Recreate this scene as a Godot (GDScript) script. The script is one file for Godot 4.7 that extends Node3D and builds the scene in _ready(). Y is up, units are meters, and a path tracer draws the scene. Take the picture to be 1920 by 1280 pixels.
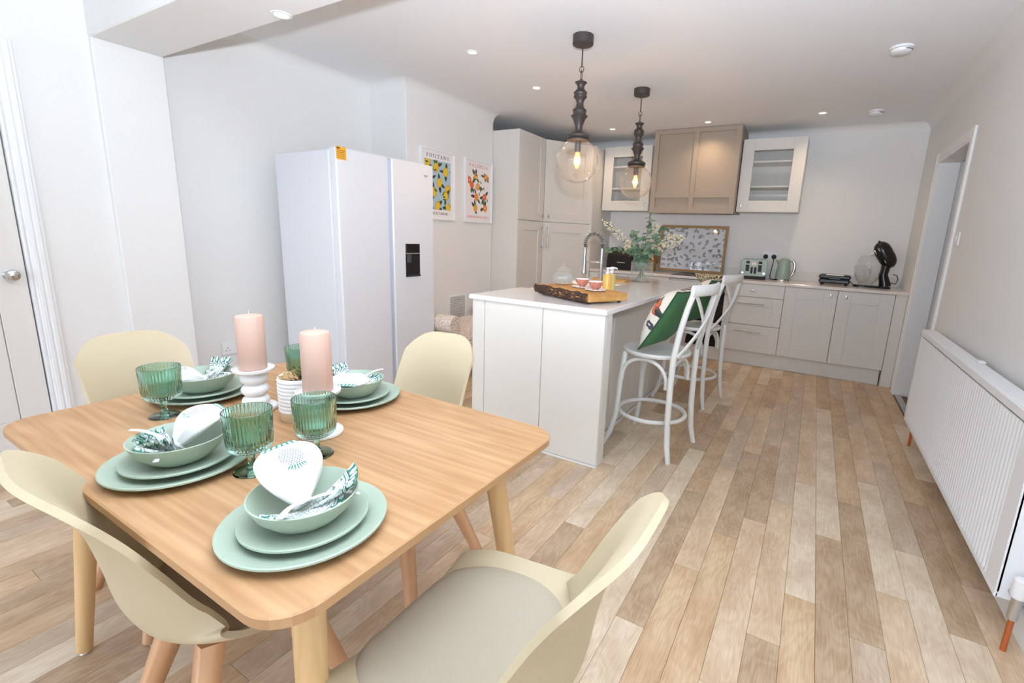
extends Node3D
# A dining end and kitchen of one long white room, seen from the dining end.
const XR := 0.777      # right wall
const ZB := -5.86      # back wall
const HC := 2.475      # ceiling
const XK := -3.52      # kitchen left wall
const XD := -3.42      # dining left wall
const ZF := 2.60       # wall with the garden doors, behind the viewer
const TT := 0.735      # dining table top
const CT := 0.905      # worktop top
var used := {}
var sg := 1
var M := {}
var rng := RandomNumberGenerator.new()

# ---------------------------------------------------------------- naming
func numbered(called: String) -> String:
	if not used.has(called):
		used[called] = 0
		return called
	used[called] += 1
	return "%s_%03d" % [called, used[called]]

func tag(o: Node, label: String, category: String, group := "") -> Node:
	o.set_meta("label", label)
	o.set_meta("category", category)
	if group != "":
		o.set_meta("group", group)
	return o

func thing(called: String, label: String, category: String, at := Vector3.ZERO, turn := 0.0, group := "") -> Node3D:
	var o := Node3D.new()
	o.name = numbered(called)
	add_child(o)
	o.position = at
	o.rotation.y = turn
	tag(o, label, category, group)
	return o

func obj(called: String, st: SurfaceTool, m: Material, parent: Node = null) -> MeshInstance3D:
	st.generate_normals()
	return inst(called, st.commit(), m, parent)

func inst(called: String, mesh: Mesh, m: Material, parent: Node = null) -> MeshInstance3D:
	var o := MeshInstance3D.new()
	o.mesh = mesh
	o.material_override = m
	if parent:
		o.name = called
		parent.add_child(o, true)
	else:
		o.name = numbered(called)
		add_child(o)
	return o

func struct(called: String, st: SurfaceTool, m: Material, parent: Node = null) -> MeshInstance3D:
	var o := obj(called, st, m, parent)
	if parent == null:
		o.set_meta("kind", "structure")
	return o

func dup(o: Node3D, at: Vector3, turn: float, label: String) -> Node3D:
	var called := String(o.name)
	var r: Node3D = o.duplicate()
	if called.length() > 4 and called[-4] == "_" and called.right(3).is_valid_int():
		called = called.left(-4)
	r.name = numbered(called)
	add_child(r)
	r.position = at
	r.rotation.y = turn
	r.set_meta("label", label)
	return r

# ---------------------------------------------------------------- shapes
func mb() -> SurfaceTool:
	var st := SurfaceTool.new()
	st.begin(Mesh.PRIMITIVE_TRIANGLES)
	st.set_smooth_group(-1)
	return st

func face(st: SurfaceTool, p: Array, dir: Vector3) -> void:
	var n := Vector3.ZERO
	for i in range(1, p.size() - 1):
		n += (p[i] - p[0]).cross(p[i + 1] - p[0])
	var flip := n.dot(dir) > 0.0
	for i in range(1, p.size() - 1):
		st.add_vertex(p[0])
		if flip:
			st.add_vertex(p[i + 1])
			st.add_vertex(p[i])
		else:
			st.add_vertex(p[i])
			st.add_vertex(p[i + 1])

# quad with its own texture coordinates: a = (0,1), b = (1,1), c = (1,0), d = (0,0), seen from the front a is bottom left
func uvquad(st: SurfaceTool, a: Vector3, b: Vector3, c: Vector3, d: Vector3) -> void:
	var pts := [a, c, b, a, d, c]
	var uvs := [Vector2(0, 1), Vector2(1, 0), Vector2(1, 1), Vector2(0, 1), Vector2(0, 0), Vector2(1, 0)]
	for i in 6:
		st.set_uv(uvs[i])
		st.add_vertex(pts[i])

func box(st: SurfaceTool, c: Vector3, s: Vector3, b := 0.003, bs := Basis.IDENTITY) -> SurfaceTool:
	st.set_smooth_group(-1)
	var h := s * 0.5
	b = minf(b, minf(h.x, minf(h.y, h.z)) * 0.9)
	var sgn := [-1.0, 1.0]
	for ax in 3:
		var u := (ax + 1) % 3
		var v := (ax + 2) % 3
		for s0 in sgn:
			var q := []
			for k in [[-1, -1], [1, -1], [1, 1], [-1, 1]]:
				var p := Vector3.ZERO
				p[ax] = s0 * h[ax]
				p[u] = k[0] * (h[u] - b)
				p[v] = k[1] * (h[v] - b)
				q.append(c + bs * p)
			var d := Vector3.ZERO
			d[ax] = s0
			face(st, q, bs * d)
	if b > 0.0004:
		for ax in 3:
			var u := (ax + 1) % 3
			var v := (ax + 2) % 3
			for su in sgn:
				for sv in sgn:
					var p1 := Vector3.ZERO
					p1[u] = su * h[u]
					p1[v] = sv * (h[v] - b)
					var p2 := Vector3.ZERO
					p2[u] = su * (h[u] - b)
					p2[v] = sv * h[v]
					var e := Vector3.ZERO
					e[ax] = h[ax] - b
					var d := Vector3.ZERO
					d[u] = su
					d[v] = sv
					face(st, [c + bs * (p1 - e), c + bs * (p1 + e), c + bs * (p2 + e), c + bs * (p2 - e)], bs * d)
		for sx in sgn:
			for sy in sgn:
				for sz in sgn:
					var w := Vector3(sx, sy, sz)
					face(st, [c + bs * (w * Vector3(h.x, h.y - b, h.z - b)), c + bs * (w * Vector3(h.x - b, h.y, h.z - b)), c + bs * (w * Vector3(h.x - b, h.y - b, h.z))], bs * w)
	return st

func bx(x0: float, x1: float, y0: float, y1: float, z0: float, z1: float, b := 0.002) -> SurfaceTool:
	return bxa(mb(), x0, x1, y0, y1, z0, z1, b)

func bxa(st: SurfaceTool, x0: float, x1: float, y0: float, y1: float, z0: float, z1: float, b := 0.002) -> SurfaceTool:
	return box(st, Vector3(x0 + x1, y0 + y1, z0 + z1) * 0.5, Vector3(absf(x1 - x0), absf(y1 - y0), absf(z1 - z0)), b)

# profile of (radius, height), outside going up
func lathe(st: SurfaceTool, prof: Array, seg := 32, at := Vector3.ZERO, bs := Basis.IDENTITY, ribs := 0, depth := 0.0, r0 := -1, r1 := -1) -> SurfaceTool:
	sg += 1
	var last := Vector2.ZERO
	for i in prof.size() - 1:
		var a: Vector2 = prof[i]
		var b: Vector2 = prof[i + 1]
		var d := (b - a).normalized()
		if i > 0 and last.dot(d) < 0.8:
			sg += 1
		last = d
		st.set_smooth_group(sg)
		var ra := depth if i >= r0 and i <= r1 else 0.0
		var rb := depth if i + 1 >= r0 and i + 1 <= r1 else 0.0
		for j in seg:
			var q := []
			for k in [[a, j, ra], [b, j, rb], [b, j + 1, rb], [a, j + 1, ra]]:
				var t: float = TAU * k[1] / seg
				var rr: float = k[0].x - k[2] * (0.5 - 0.5 * cos(ribs * t))
				q.append(at + bs * Vector3(rr * cos(t), k[0].y, rr * sin(t)))
			if a.x > 1e-5 and b.x > 1e-5:
				_q(st, q[0], q[1], q[2], q[3])
			elif b.x > 1e-5:
				_t(st, q[0], q[1], q[2])
			elif a.x > 1e-5:
				_t(st, q[0], q[1], q[3])
	st.set_smooth_group(-1)
	return st

func _t(st: SurfaceTool, a: Vector3, b: Vector3, c: Vector3) -> void:
	st.add_vertex(a)
	st.add_vertex(c)
	st.add_vertex(b)

func _q(st: SurfaceTool, a: Vector3, b: Vector3, c: Vector3, d: Vector3) -> void:
	_t(st, a, b, c)
	_t(st, a, c, d)

func tube(st: SurfaceTool, pts: Array, rad, seg := 8, closed := false, flat := 1.0, flatdir := Vector3.ZERO) -> SurfaceTool:
	sg += 1
	st.set_smooth_group(sg)
	var n := pts.size()
	var rings := []
	var side := Vector3.ZERO
	for i in n:
		var a: Vector3 = pts[(i - 1 + n) % n] if closed or i > 0 else pts[0]
		var b: Vector3 = pts[(i + 1) % n] if closed or i < n - 1 else pts[n - 1]
		var t := (b - a).normalized()
		if i == 0:
			side = flatdir if flatdir != Vector3.ZERO else (Vector3.UP if absf(t.y) < 0.9 else Vector3.RIGHT)
		side = (side - t * side.dot(t)).normalized()
		var up := t.cross(side).normalized()
		var r: float = rad[i] if rad is Array else rad
		var ring := []
		for j in seg:
			var w := TAU * (j + 0.5) / seg
			ring.append(pts[i] + side * cos(w) * r * flat + up * sin(w) * r)
		rings.append(ring)
	for i in (n if closed else n - 1):
		var a: Array = rings[i]
		var b: Array = rings[(i + 1) % n]
		for j in seg:
			var k := (j + 1) % seg
			_q(st, a[j], a[k], b[k], b[j])
	st.set_smooth_group(-1)
	if not closed:
		var f: Array = rings[0].duplicate()
		face(st, f, pts[0] - pts[1])
		var e: Array = rings[n - 1].duplicate()
		face(st, e, pts[n - 1] - pts[n - 2])
	return st

# a polygon in (x, z), from y0 to y1, with a small chamfer round the top
func prism(st: SurfaceTool, poly: PackedVector2Array, y0: float, y1: float, cham := 0.0, smooth := false, uvs := 0.0) -> SurfaceTool:
	if Geometry2D.is_polygon_clockwise(poly):
		poly.reverse()
	var top := poly
	if cham > 0.0:
		var off := Geometry2D.offset_polygon(poly, -cham, Geometry2D.JOIN_MITER)
		if off.size() > 0 and off[0].size() == poly.size():
			top = off[0]
			var best := 0
			for i in top.size():
				if top[i].distance_to(poly[0]) < top[best].distance_to(poly[0]):
					best = i
			var turned := PackedVector2Array()
			for i in top.size():
				turned.append(top[(i + best) % top.size()])
			top = turned
			if Geometry2D.is_polygon_clockwise(top):
				top.reverse()
		else:
			cham = 0.0
	var n := poly.size()
	var idx := Geometry2D.triangulate_polygon(top)
	st.set_smooth_group(-1)
	for k in range(0, idx.size(), 3):
		for w in [[y1, 1.0, top], [y0, -1.0, poly]]:
			var tri := []
			for m in 3:
				var v: Vector2 = w[2][idx[k + m]]
				tri.append(Vector3(v.x, w[0], v.y))
			var nn: float = (tri[1] - tri[0]).cross(tri[2] - tri[0]).y
			var order := [0, 2, 1] if nn * w[1] > 0.0 else [0, 1, 2]
			for m in order:
				if uvs > 0.0:
					st.set_uv(Vector2(tri[m].x, tri[m].z) * uvs)
				st.add_vertex(tri[m])
	sg += 1
	for i in n:
		var a := poly[i]
		var b := poly[(i + 1) % n]
		var c := top[i]
		var d := top[(i + 1) % n]
		var out := Vector3((b - a).y, 0, -(b - a).x)
		if uvs > 0.0:
			st.set_uv(Vector2(a.x, a.y) * uvs)
		st.set_smooth_group(sg if smooth else -1)
		face(st, [Vector3(a.x, y0, a.y), Vector3(b.x, y0, b.y), Vector3(b.x, y1 - cham, b.y), Vector3(a.x, y1 - cham, a.y)], out)
		if cham > 0.0:
			st.set_smooth_group(-1)
			face(st, [Vector3(a.x, y1 - cham, a.y), Vector3(b.x, y1 - cham, b.y), Vector3(d.x, y1, d.y), Vector3(c.x, y1, c.y)], out + Vector3.UP * 0.1)
	st.set_smooth_group(-1)
	return st

func rrect(x0: float, x1: float, z0: float, z1: float, r: float, k := 6) -> PackedVector2Array:
	var p := PackedVector2Array()
	for c in [[x1 - r, z1 - r, 0.0], [x0 + r, z1 - r, 0.25], [x0 + r, z0 + r, 0.5], [x1 - r, z0 + r, 0.75]]:
		for i in k + 1:
			var t: float = TAU * (c[2] + 0.25 * i / k)
			p.append(Vector2(c[0] + r * cos(t), c[1] + r * sin(t)))
	return p

# a sheet given as rows of points, with thickness; texture coordinates run over the sheet
func sheet(st: SurfaceTool, g: Array, thick: float, uv := false) -> SurfaceTool:
	var nr := g.size()
	var nc: int = g[0].size()
	var nor := []
	for i in nr:
		var row := []
		for j in nc:
			var du: Vector3 = g[mini(i + 1, nr - 1)][j] - g[maxi(i - 1, 0)][j]
			var dv: Vector3 = g[i][mini(j + 1, nc - 1)] - g[i][maxi(j - 1, 0)]
			row.append(du.cross(dv).normalized())
		nor.append(row)
	sg += 1
	for i in nr - 1:
		for j in nc - 1:
			var ij := [[i, j], [i + 1, j], [i + 1, j + 1], [i, j + 1]]
			for side in 2:
				st.set_smooth_group(sg + side)
				var p := []
				for e in ij:
					p.append(g[e[0]][e[1]] + nor[e[0]][e[1]] * (-thick if side == 1 else 0.0))
				for m in ([0, 2, 1, 0, 3, 2] if side == 0 else [0, 1, 2, 0, 2, 3]):
					if uv:
						st.set_uv(Vector2(float(ij[m][1]) / (nc - 1), float(ij[m][0]) / (nr - 1)))
					st.add_vertex(p[m])
	sg += 2
	st.set_smooth_group(sg)
	var rim := []
	for j in nc: rim.append([0, j])
	for i in range(1, nr): rim.append([i, nc - 1])
	for j in range(nc - 2, -1, -1): rim.append([nr - 1, j])
	for i in range(nr - 2, 0, -1): rim.append([i, 0])
	for k in rim.size():
		var a: Array = rim[k]
		var b: Array = rim[(k + 1) % rim.size()]
		var pa: Vector3 = g[a[0]][a[1]]
		var pb: Vector3 = g[b[0]][b[1]]
		if uv:
			st.set_uv(Vector2(float(a[1]) / (nc - 1), float(a[0]) / (nr - 1)))
		_q(st, pa, pb, pb - nor[b[0]][b[1]] * thick, pa - nor[a[0]][a[1]] * thick)
	st.set_smooth_group(-1)
	return st

func spl(a: Array, t: float) -> float:
	var n := a.size() - 1
	var x := clampf(t, 0.0, 1.0) * n
	var i := mini(int(x), n - 1)
	var f := x - i
	return cubic_interpolate(a[i], a[i + 1], a[maxi(i - 1, 0)], a[mini(i + 2, n)], f)

func arc(c: Vector3, u: Vector3, v: Vector3, r: float, a0: float, a1: float, k: int) -> Array:
	var p := []
	for i in k + 1:
		var t := deg_to_rad(lerpf(a0, a1, float(i) / k))
		p.append(c + (u * cos(t) + v * sin(t)) * r)
	return p

# ---------------------------------------------------------------- materials and prints
func mat(c: Color, rough := 0.5, metal := 0.0) -> StandardMaterial3D:
	var m := StandardMaterial3D.new()
	m.albedo_color = c
	m.roughness = rough
	m.metallic = metal
	return m

func rgb(r: int, g: int, b: int) -> Color:
	return Color8(r, g, b)

func tex(img: Image) -> ImageTexture:
	img.generate_mipmaps()
	return ImageTexture.create_from_image(img)

func blank(w: int, h: int, c: Color) -> Image:
	var i := Image.create(w, h, false, Image.FORMAT_RGB8)
	i.fill(c)
	return i

func ell(img: Image, cx: float, cy: float, rx: float, ry: float, ang: float, c: Color, c2 := Color(-1, 0, 0)) -> void:
	var r := maxf(rx, ry) + 1.0
	for y in range(maxi(0, int(cy - r)), mini(img.get_height(), int(cy + r) + 1)):
		for x in range(maxi(0, int(cx - r)), mini(img.get_width(), int(cx + r) + 1)):
			var d := Vector2(x - cx, y - cy).rotated(-ang)
			var k := d.x * d.x / (rx * rx) + d.y * d.y / (ry * ry)
			if k <= 1.0:
				img.set_pixel(x, y, c if c2.r < 0.0 or k < 0.72 else c2)

# pointed leaf from (x, y) along ang
func leaf(img: Image, x: float, y: float, ln: float, wd: float, ang: float, c: Color, c2 := Color(-1, 0, 0)) -> void:
	var o := Vector2(x, y)
	for yy in range(maxi(0, int(y - ln)), mini(img.get_height(), int(y + ln) + 1)):
		for xx in range(maxi(0, int(x - ln)), mini(img.get_width(), int(x + ln) + 1)):
			var d := (Vector2(xx, yy) - o).rotated(-ang)
			var t := d.x / ln
			if t < 0.0 or t > 1.0:
				continue
			var w := wd * sin(PI * pow(t, 0.8))
			if absf(d.y) <= w:
				img.set_pixel(xx, yy, c2 if c2.r >= 0.0 and (d.y > 0.0 or absf(d.y) < 0.6) else c)

func wood_image(w: int, h: int, sd: int, light: Color, dark: Color, freq: float, stretch: float, rings: float, kr := 0.17, kf := 0.28, kb := 0.40, fu := 14.0) -> Image:
	var n := FastNoiseLite.new()
	n.seed = sd
	n.noise_type = FastNoiseLite.TYPE_SIMPLEX_SMOOTH
	n.frequency = 1.0
	n.fractal_octaves = 3
	var f := FastNoiseLite.new()
	f.seed = sd + 77
	f.frequency = 1.0
	f.fractal_octaves = 2
	var img := Image.create(w, h, false, Image.FORMAT_RGB8)
	for y in h:
		for x in w:
			var u := float(x) / w * freq
			var v := float(y) / w * freq / stretch
			var warp := n.get_noise_2d(u * 0.55, v * 0.9)
			var ring := sin((u * 1.3 + warp * 3.2) * rings)
			var fine := f.get_noise_2d(u * fu, v * 3.0)
			var blot := n.get_noise_2d(u * 0.8 + 31.0, v * 1.3 + 9.0)
			var k := 0.42 + kr * ring * (0.45 + 0.55 * absf(warp)) + kf * fine + kb * blot
			img.set_pixel(x, y, light.lerp(dark, clampf(k, 0.0, 1.0)))
	return img

func make_materials() -> void:
	M.wall = mat(rgb(238, 237, 234), 0.9)
	M.ceil = mat(rgb(243, 243, 243), 0.95)
	M.trim = mat(rgb(243, 243, 242), 0.45)
	M.doorleaf = mat(rgb(232, 228, 222), 0.45)
	M.cab = mat(rgb(226, 223, 216), 0.5)
	M.cabwarm = M.cab
	M.island = mat(rgb(234, 231, 223), 0.5)
	M.hood = mat(rgb(172, 157, 140), 0.55)
	M.quartz = mat(rgb(243, 241, 240), 0.12)
	M.quartzb = mat(rgb(233, 225, 219), 0.15)
	M.chrome = mat(rgb(205, 207, 210), 0.16, 1.0)
	M.steel = mat(rgb(196, 194, 190), 0.38, 1.0)
	M.black = mat(rgb(16, 16, 18), 0.25)
	M.blackmatt = mat(rgb(24, 24, 26), 0.6)
	M.bronze = mat(rgb(78, 70, 67), 0.42, 0.35)
	M.fridge = mat(rgb(226, 228, 232), 0.28)
	M.chairshell = mat(rgb(204, 189, 156), 0.5)
	M.chairpad = mat(rgb(180, 169, 148), 0.55)
	M.sage = mat(rgb(171, 187, 168), 0.42)
	M.sagerim = mat(rgb(188, 208, 192), 0.4)
	M.ceramic = mat(rgb(244, 244, 243), 0.35)
	M.stoolpaint = mat(rgb(232, 231, 226), 0.5)
	M.radiator = mat(rgb(244, 246, 248), 0.35)
	M.copper = mat(rgb(205, 120, 75), 0.35, 0.75)
	M.plastic = mat(rgb(240, 240, 240), 0.4)
	M.candle = mat(rgb(212, 178, 160), 0.5)
	M.candle.subsurf_scatter_enabled = true
	M.candle.subsurf_scatter_strength = 0.1
	M.green = mat(rgb(62, 108, 66), 0.85)
	M.green.rim_enabled = true
	M.green.rim = 0.3
	M.napkin = mat(rgb(246, 245, 241), 0.9)
	M.ribbon = mat(rgb(238, 238, 240), 0.5)
	M.stemgreen = mat(rgb(112, 128, 84), 0.7)
	M.leafgreen = mat(rgb(112, 142, 116), 0.65)
	M.berry = mat(rgb(236, 228, 198), 0.6)
	M.pod = mat(rgb(186, 154, 108), 0.75)
	M.podgreen = mat(rgb(120, 118, 70), 0.8)
	M.poddark = mat(rgb(84, 62, 50), 0.8)
	M.bench = mat(rgb(205, 186, 168), 0.7)
	M.bench.rim_enabled = true
	M.bench.rim = 0.5
	var nz := NoiseTexture2D.new()
	nz.width = 256
	nz.height = 256
	nz.seamless = true
	var fn := FastNoiseLite.new()
	fn.seed = 4
	fn.frequency = 0.03
	fn.fractal_octaves = 4
	nz.noise = fn
	var ramp := Gradient.new()
	ramp.set_color(0, rgb(204, 182, 163))
	ramp.set_color(1, rgb(236, 226, 216))
	ramp.set_offset(0, 0.35)
	ramp.set_offset(1, 0.62)
	nz.color_ramp = ramp
	M.bench.albedo_color = Color.WHITE
	M.bench.albedo_texture = nz
	M.bench.uv1_triplanar = true
	M.bench.uv1_scale = Vector3(5, 5, 5)
	# glass
	M.pane = mat(Color(0.9, 0.95, 0.95, 0.06), 0.0)
	M.pane.transparency = BaseMaterial3D.TRANSPARENCY_ALPHA
	M.globe = mat(Color(0.55, 0.55, 0.53, 0.05), 0.0)
	M.globe.transparency = BaseMaterial3D.TRANSPARENCY_ALPHA
	M.clearglass = mat(Color(0.8, 0.84, 0.83, 0.085), 0.02)
	M.clearglass.transparency = BaseMaterial3D.TRANSPARENCY_ALPHA
	M.goblet = mat(Color(0.76, 0.90, 0.84, 0.0), 0.02)
	M.goblet.refraction_enabled = true
	M.goblet.refraction_scale = 0.05
	# woods
	M.planks = []
	var tones := [[rgb(228, 205, 175), rgb(192, 161, 127)], [rgb(212, 186, 153), rgb(170, 137, 102)], [rgb(234, 217, 192), rgb(202, 177, 147)], [rgb(216, 196, 172), rgb(178, 152, 124)], [rgb(222, 196, 161), rgb(182, 146, 108)], [rgb(204, 180, 150), rgb(160, 130, 100)]]
	for i in tones.size():
		var m := mat(Color.WHITE, 0.42)
		m.albedo_texture = tex(wood_image(96, 936, 11 + i * 5, tones[i][0], tones[i][1], 1.0, 3.6, 6.5))
		M.planks.append(m)
	M.table = mat(Color.WHITE, 0.5)
	M.table.albedo_texture = tex(turn_image(wood_image(512, 768, 91, rgb(208, 168, 125), rgb(166, 121, 79), 3.0, 5.5, 10.0, 0.12, 0.34, 0.20, 20.0)))
	M.tableleg = mat(Color.WHITE, 0.5)
	M.tableleg.albedo_texture = tex(wood_image(128, 256, 45, rgb(238, 204, 152), rgb(214, 172, 118), 1.0, 6.0, 10.0))
	M.tableleg.uv1_triplanar = true
	M.tableleg.uv1_scale = Vector3(4, 1.2, 4)
	M.beech = mat(rgb(224, 176, 134), 0.5)
	M.oakframe = mat(rgb(170, 132, 82), 0.55)
	M.board = mat(Color.WHITE, 0.6)
	M.board.albedo_texture = tex(turn_image(wood_image(128, 256, 23, rgb(216, 168, 98), rgb(176, 122, 62), 1.0, 3.0, 9.0)))
	M.board.uv1_triplanar = true
	M.board.uv1_scale = Vector3(2.5, 2.5, 2.5)

func turn_image(i: Image) -> Image:
	i.rotate_90(CLOCKWISE)
	return i

func _ready() -> void:
	rng.seed = 20
	# camera
	var cam := Camera3D.new()
	cam.name = "camera"
	cam.transform = Transform3D(Basis(Vector3(0.86791, 0.04090, -0.49503), Vector3(-0.13596, 0.97811, -0.15756), Vector3(0.47775, 0.20405, 0.85447)).orthonormalized(), Vector3(0, 1.267, 0))
	cam.projection = Camera3D.PROJECTION_FRUSTUM
	cam.near = 0.05
	cam.far = 100.0
	cam.size = 0.05 * 1280.0 / 873.0
	cam.frustum_offset = Vector2(-67.1, -14.2) / 873.0 * 0.05
	add_child(cam)
	cam.make_current()
	# overcast sky that enters by the garden doors behind the viewer
	var we := WorldEnvironment.new()
	we.name = "world_environment"
	var env := Environment.new()
	env.background_mode = Environment.BG_SKY
	var sky := Sky.new()
	var sm := ProceduralSkyMaterial.new()
	sm.sky_top_color = Color(0.80, 0.88, 1.0)
	sm.sky_horizon_color = Color(0.95, 0.97, 1.0)
	sm.ground_bottom_color = Color(0.50, 0.50, 0.46)
	sm.ground_horizon_color = Color(0.72, 0.73, 0.70)
	sm.sky_energy_multiplier = 2.12
	sm.ground_energy_multiplier = 2.12
	sky.sky_material = sm
	env.sky = sky
	env.ambient_light_source = Environment.AMBIENT_SOURCE_SKY
	env.tonemap_mode = Environment.TONE_MAPPER_LINEAR
	env.tonemap_exposure = 1.06
	env.sdfgi_enabled = true
	env.ssao_enabled = true
	env.ssil_enabled = true
	we.environment = env
	add_child(we)
	# the flash on the camera, tilted up: it leaves the shadow of the beam on the ceiling and those of the pendant globes
	var flash := SpotLight3D.new()
	flash.name = "camera_flash"
	flash.position = Vector3(0.0, 1.48, 0.0)
	flash.light_color = Color(0.88, 0.93, 1.0)
	flash.light_energy = 12.0
	flash.light_size = 0.03
	flash.spot_range = 12.0
	flash.spot_attenuation = 2.0
	flash.spot_angle = 80.0
	flash.spot_angle_attenuation = 1.0
	flash.shadow_enabled = true
	add_child(flash)
	flash.look_at_from_position(flash.position, flash.position + Vector3(-0.42, 0.97, -0.70), Vector3.UP)

	make_materials()
	build_room()
	build_floor()
	build_doors()
	build_kitchen_run()
	build_island()
	build_fridge()
	build_lights()
	build_table()
	build_chairs()
	build_settings()
	build_centrepiece()
	build_stools()
	build_counter_things()
	build_island_things()
	build_wall_things()

# ---------------------------------------------------------------- the room
func build_room() -> void:
	var t := 0.12
	# left wall, dining end, with the opening of door_1 (z -0.765 .. 0.0, up to 2.0)
	var st := mb()
	bxa(st, XD - t, XD, -0.05, HC, -1.30, -0.765, 0.0)
	bxa(st, XD - t, XD, 2.0, HC, -0.765, 0.0, 0.0)
	bxa(st, XD - t, XD, -0.05, HC, 0.0, ZF, 0.0)
	struct("wall_dining", st, M.wall)
	struct("wall_left", bx(XK - t, XK, -0.05, HC, ZB, -1.30, 0.0), M.wall)
	struct("wall_breast", bx(XK, -3.10, -0.05, HC, -4.198, -2.99, 0.004), M.wall)
	struct("wall_pier", bx(XK - 0.05, XD + 0.035, 0.0, 2.18, -1.435, -1.12, 0.006), M.wall)
	struct("trim_1", bx(XK - 0.05, XR + 0.05, 2.18, HC + 0.02, -1.435, -1.12, 0.006), M.wall)
	# right wall with the doorway to the hall
	st = mb()
	bxa(st, XR, XR + t, -0.05, HC, -4.125, ZF, 0.0)
	bxa(st, XR, XR + t, 2.0, HC, -5.06, -4.125, 0.0)
	bxa(st, XR, XR + t, -0.05, HC, ZB - t, -5.06, 0.0)
	struct("wall_right", st, M.wall)
	struct("wall_back", bx(XK - t, XR + t, -0.05, HC, ZB - t, ZB, 0.0), M.wall)
	struct("ceiling", bx(XK - t, XR + t, HC, HC + 0.12, ZB - t, ZF + t, 0.0), M.ceil)
	# hall beyond the doorway
	st = mb()
	bxa(st, 2.1, 2.2, -0.05, 2.4, -5.2, -3.2, 0.0)
	bxa(st, XR + t, 2.2, -0.05, 2.4, -5.20, -5.066, 0.0)
	bxa(st, XR + t, 2.2, -0.05, 2.4, -3.25, -3.1, 0.0)
	bxa(st, XR + t, 2.2, 2.4, 2.5, -5.75, -3.1, 0.0)
	bxa(st, XR + t, 2.2, -0.1, -0.02, -5.75, -3.1, 0.0)
	struct("wall_hall", st, M.wall)
	# wall behind the viewer: garden doors and a window
	st = mb()
	var ox0 := -3.30
	var ox1 := 0.10
	var oy := 2.12
	bxa(st, XD - t, ox0, -0.05, HC, ZF, ZF + t, 0.0)
	bxa(st, ox1, XR + t, -0.05, HC, ZF, ZF + t, 0.0)
	bxa(st, ox0, ox1, oy, HC, ZF, ZF + t, 0.0)
	struct("wall_rear", st, M.wall)
	var win := Node3D.new()
	win.name = "window_1"
	win.set_meta("kind", "structure")
	add_child(win)
	st = mb()
	bxa(st, ox0, ox1, oy - 0.06, oy, ZF + 0.02, ZF + 0.09)
	bxa(st, ox0, ox1, 0.0, 0.06, ZF + 0.02, ZF + 0.09)
	for x in [ox0 + 0.03, lerpf(ox0, ox1, 0.25), lerpf(ox0, ox1, 0.5), lerpf(ox0, ox1, 0.75), ox1 - 0.03]:
		bxa(st, x - 0.045, x + 0.045, 0.06, oy - 0.06, ZF + 0.02, ZF + 0.09)
	obj("window_frame", st, M.trim, win)
	for i in 4:
		var x0 := lerpf(ox0, ox1, i * 0.25) + 0.04
		var x1 := lerpf(ox0, ox1, i * 0.25 + 0.25) - 0.04
		obj("pane", bx(x0, x1, 0.06, oy - 0.06, ZF + 0.05, ZF + 0.056, 0.0), M.pane, win)
	# patio outside
	struct("floor_patio", bx(-9.0, 6.0, -0.2, -0.08, ZF + t, 12.0, 0.0), mat(rgb(170, 168, 160), 0.9))
	# coving along the kitchen ceiling
	var cove := mb()
	var run := [[Vector3(XK, 0, -1.435), Vector3(XK, 0, -2.99), Vector3(1, 0, 0), 0, -1], [Vector3(XK, 0, -2.99), Vector3(-3.10, 0, -2.99), Vector3(0, 0, 1), -1, 1], [Vector3(-3.10, 0, -2.99), Vector3(-3.10, 0, -4.198), Vector3(1, 0, 0), 1, 0], [Vector3(XK, 0, ZB), Vector3(XR, 0, ZB), Vector3(0, 0, 1), -1, -1], [Vector3(XR, 0, ZB), Vector3(XR, 0, -1.435), Vector3(-1, 0, 0), -1, 0]]
	for r in run:
		var c := 0.085
		var a: Vector3 = r[0]
		var b: Vector3 = r[1]
		var out: Vector3 = r[2]
		var along := (b - a).normalized()
		var prev := []
		for k in 7:
			var w := PI * 0.5 * k / 6.0
			var o := out * (c - c * cos(w) * 1.0) + Vector3(0, HC - c * (1.0 - sin(w)) , 0)
			# mitre: outer corners grow, inner ones shrink
			var reach := o.dot(out)
			prev.append([a + o - along * reach * r[3], b + o + along * reach * r[4]])
		sg += 1
		cove.set_smooth_group(sg)
		for k in 6:
			face(cove, [prev[k][0], prev[k][1], prev[k + 1][1], prev[k + 1][0]], out + Vector3.DOWN)
		cove.set_smooth_group(-1)
		for e in 2:
			var fan := [Vector3(0, HC, 0) + (a if e == 0 else b)]
			for k in 7:
				fan.append(prev[k][e])
			face(cove, fan, along * (-1.0 if e == 0 else 1.0))
	struct("trim_2", cove, M.wall)
	# skirting boards
	st = mb()
	bxa(st, XR - 0.018, XR, 0.0, 0.10, -4.06, ZF, 0.004)
	struct("baseboard_right", st, M.trim)
	st = mb()
	bxa(st, XD, XD + 0.018, 0.0, 0.10, -1.12, -0.84, 0.004)
	bxa(st, XD, XD + 0.018, 0.0, 0.10, 0.08, ZF, 0.004)
	bxa(st, XK, XK + 0.018, 0.0, 0.10, -2.99, -1.435, 0.004)
	bxa(st, -3.10, -3.082, 0.0, 0.10, -4.196, -2.99, 0.004)
	struct("baseboard_left", st, M.trim)

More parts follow.
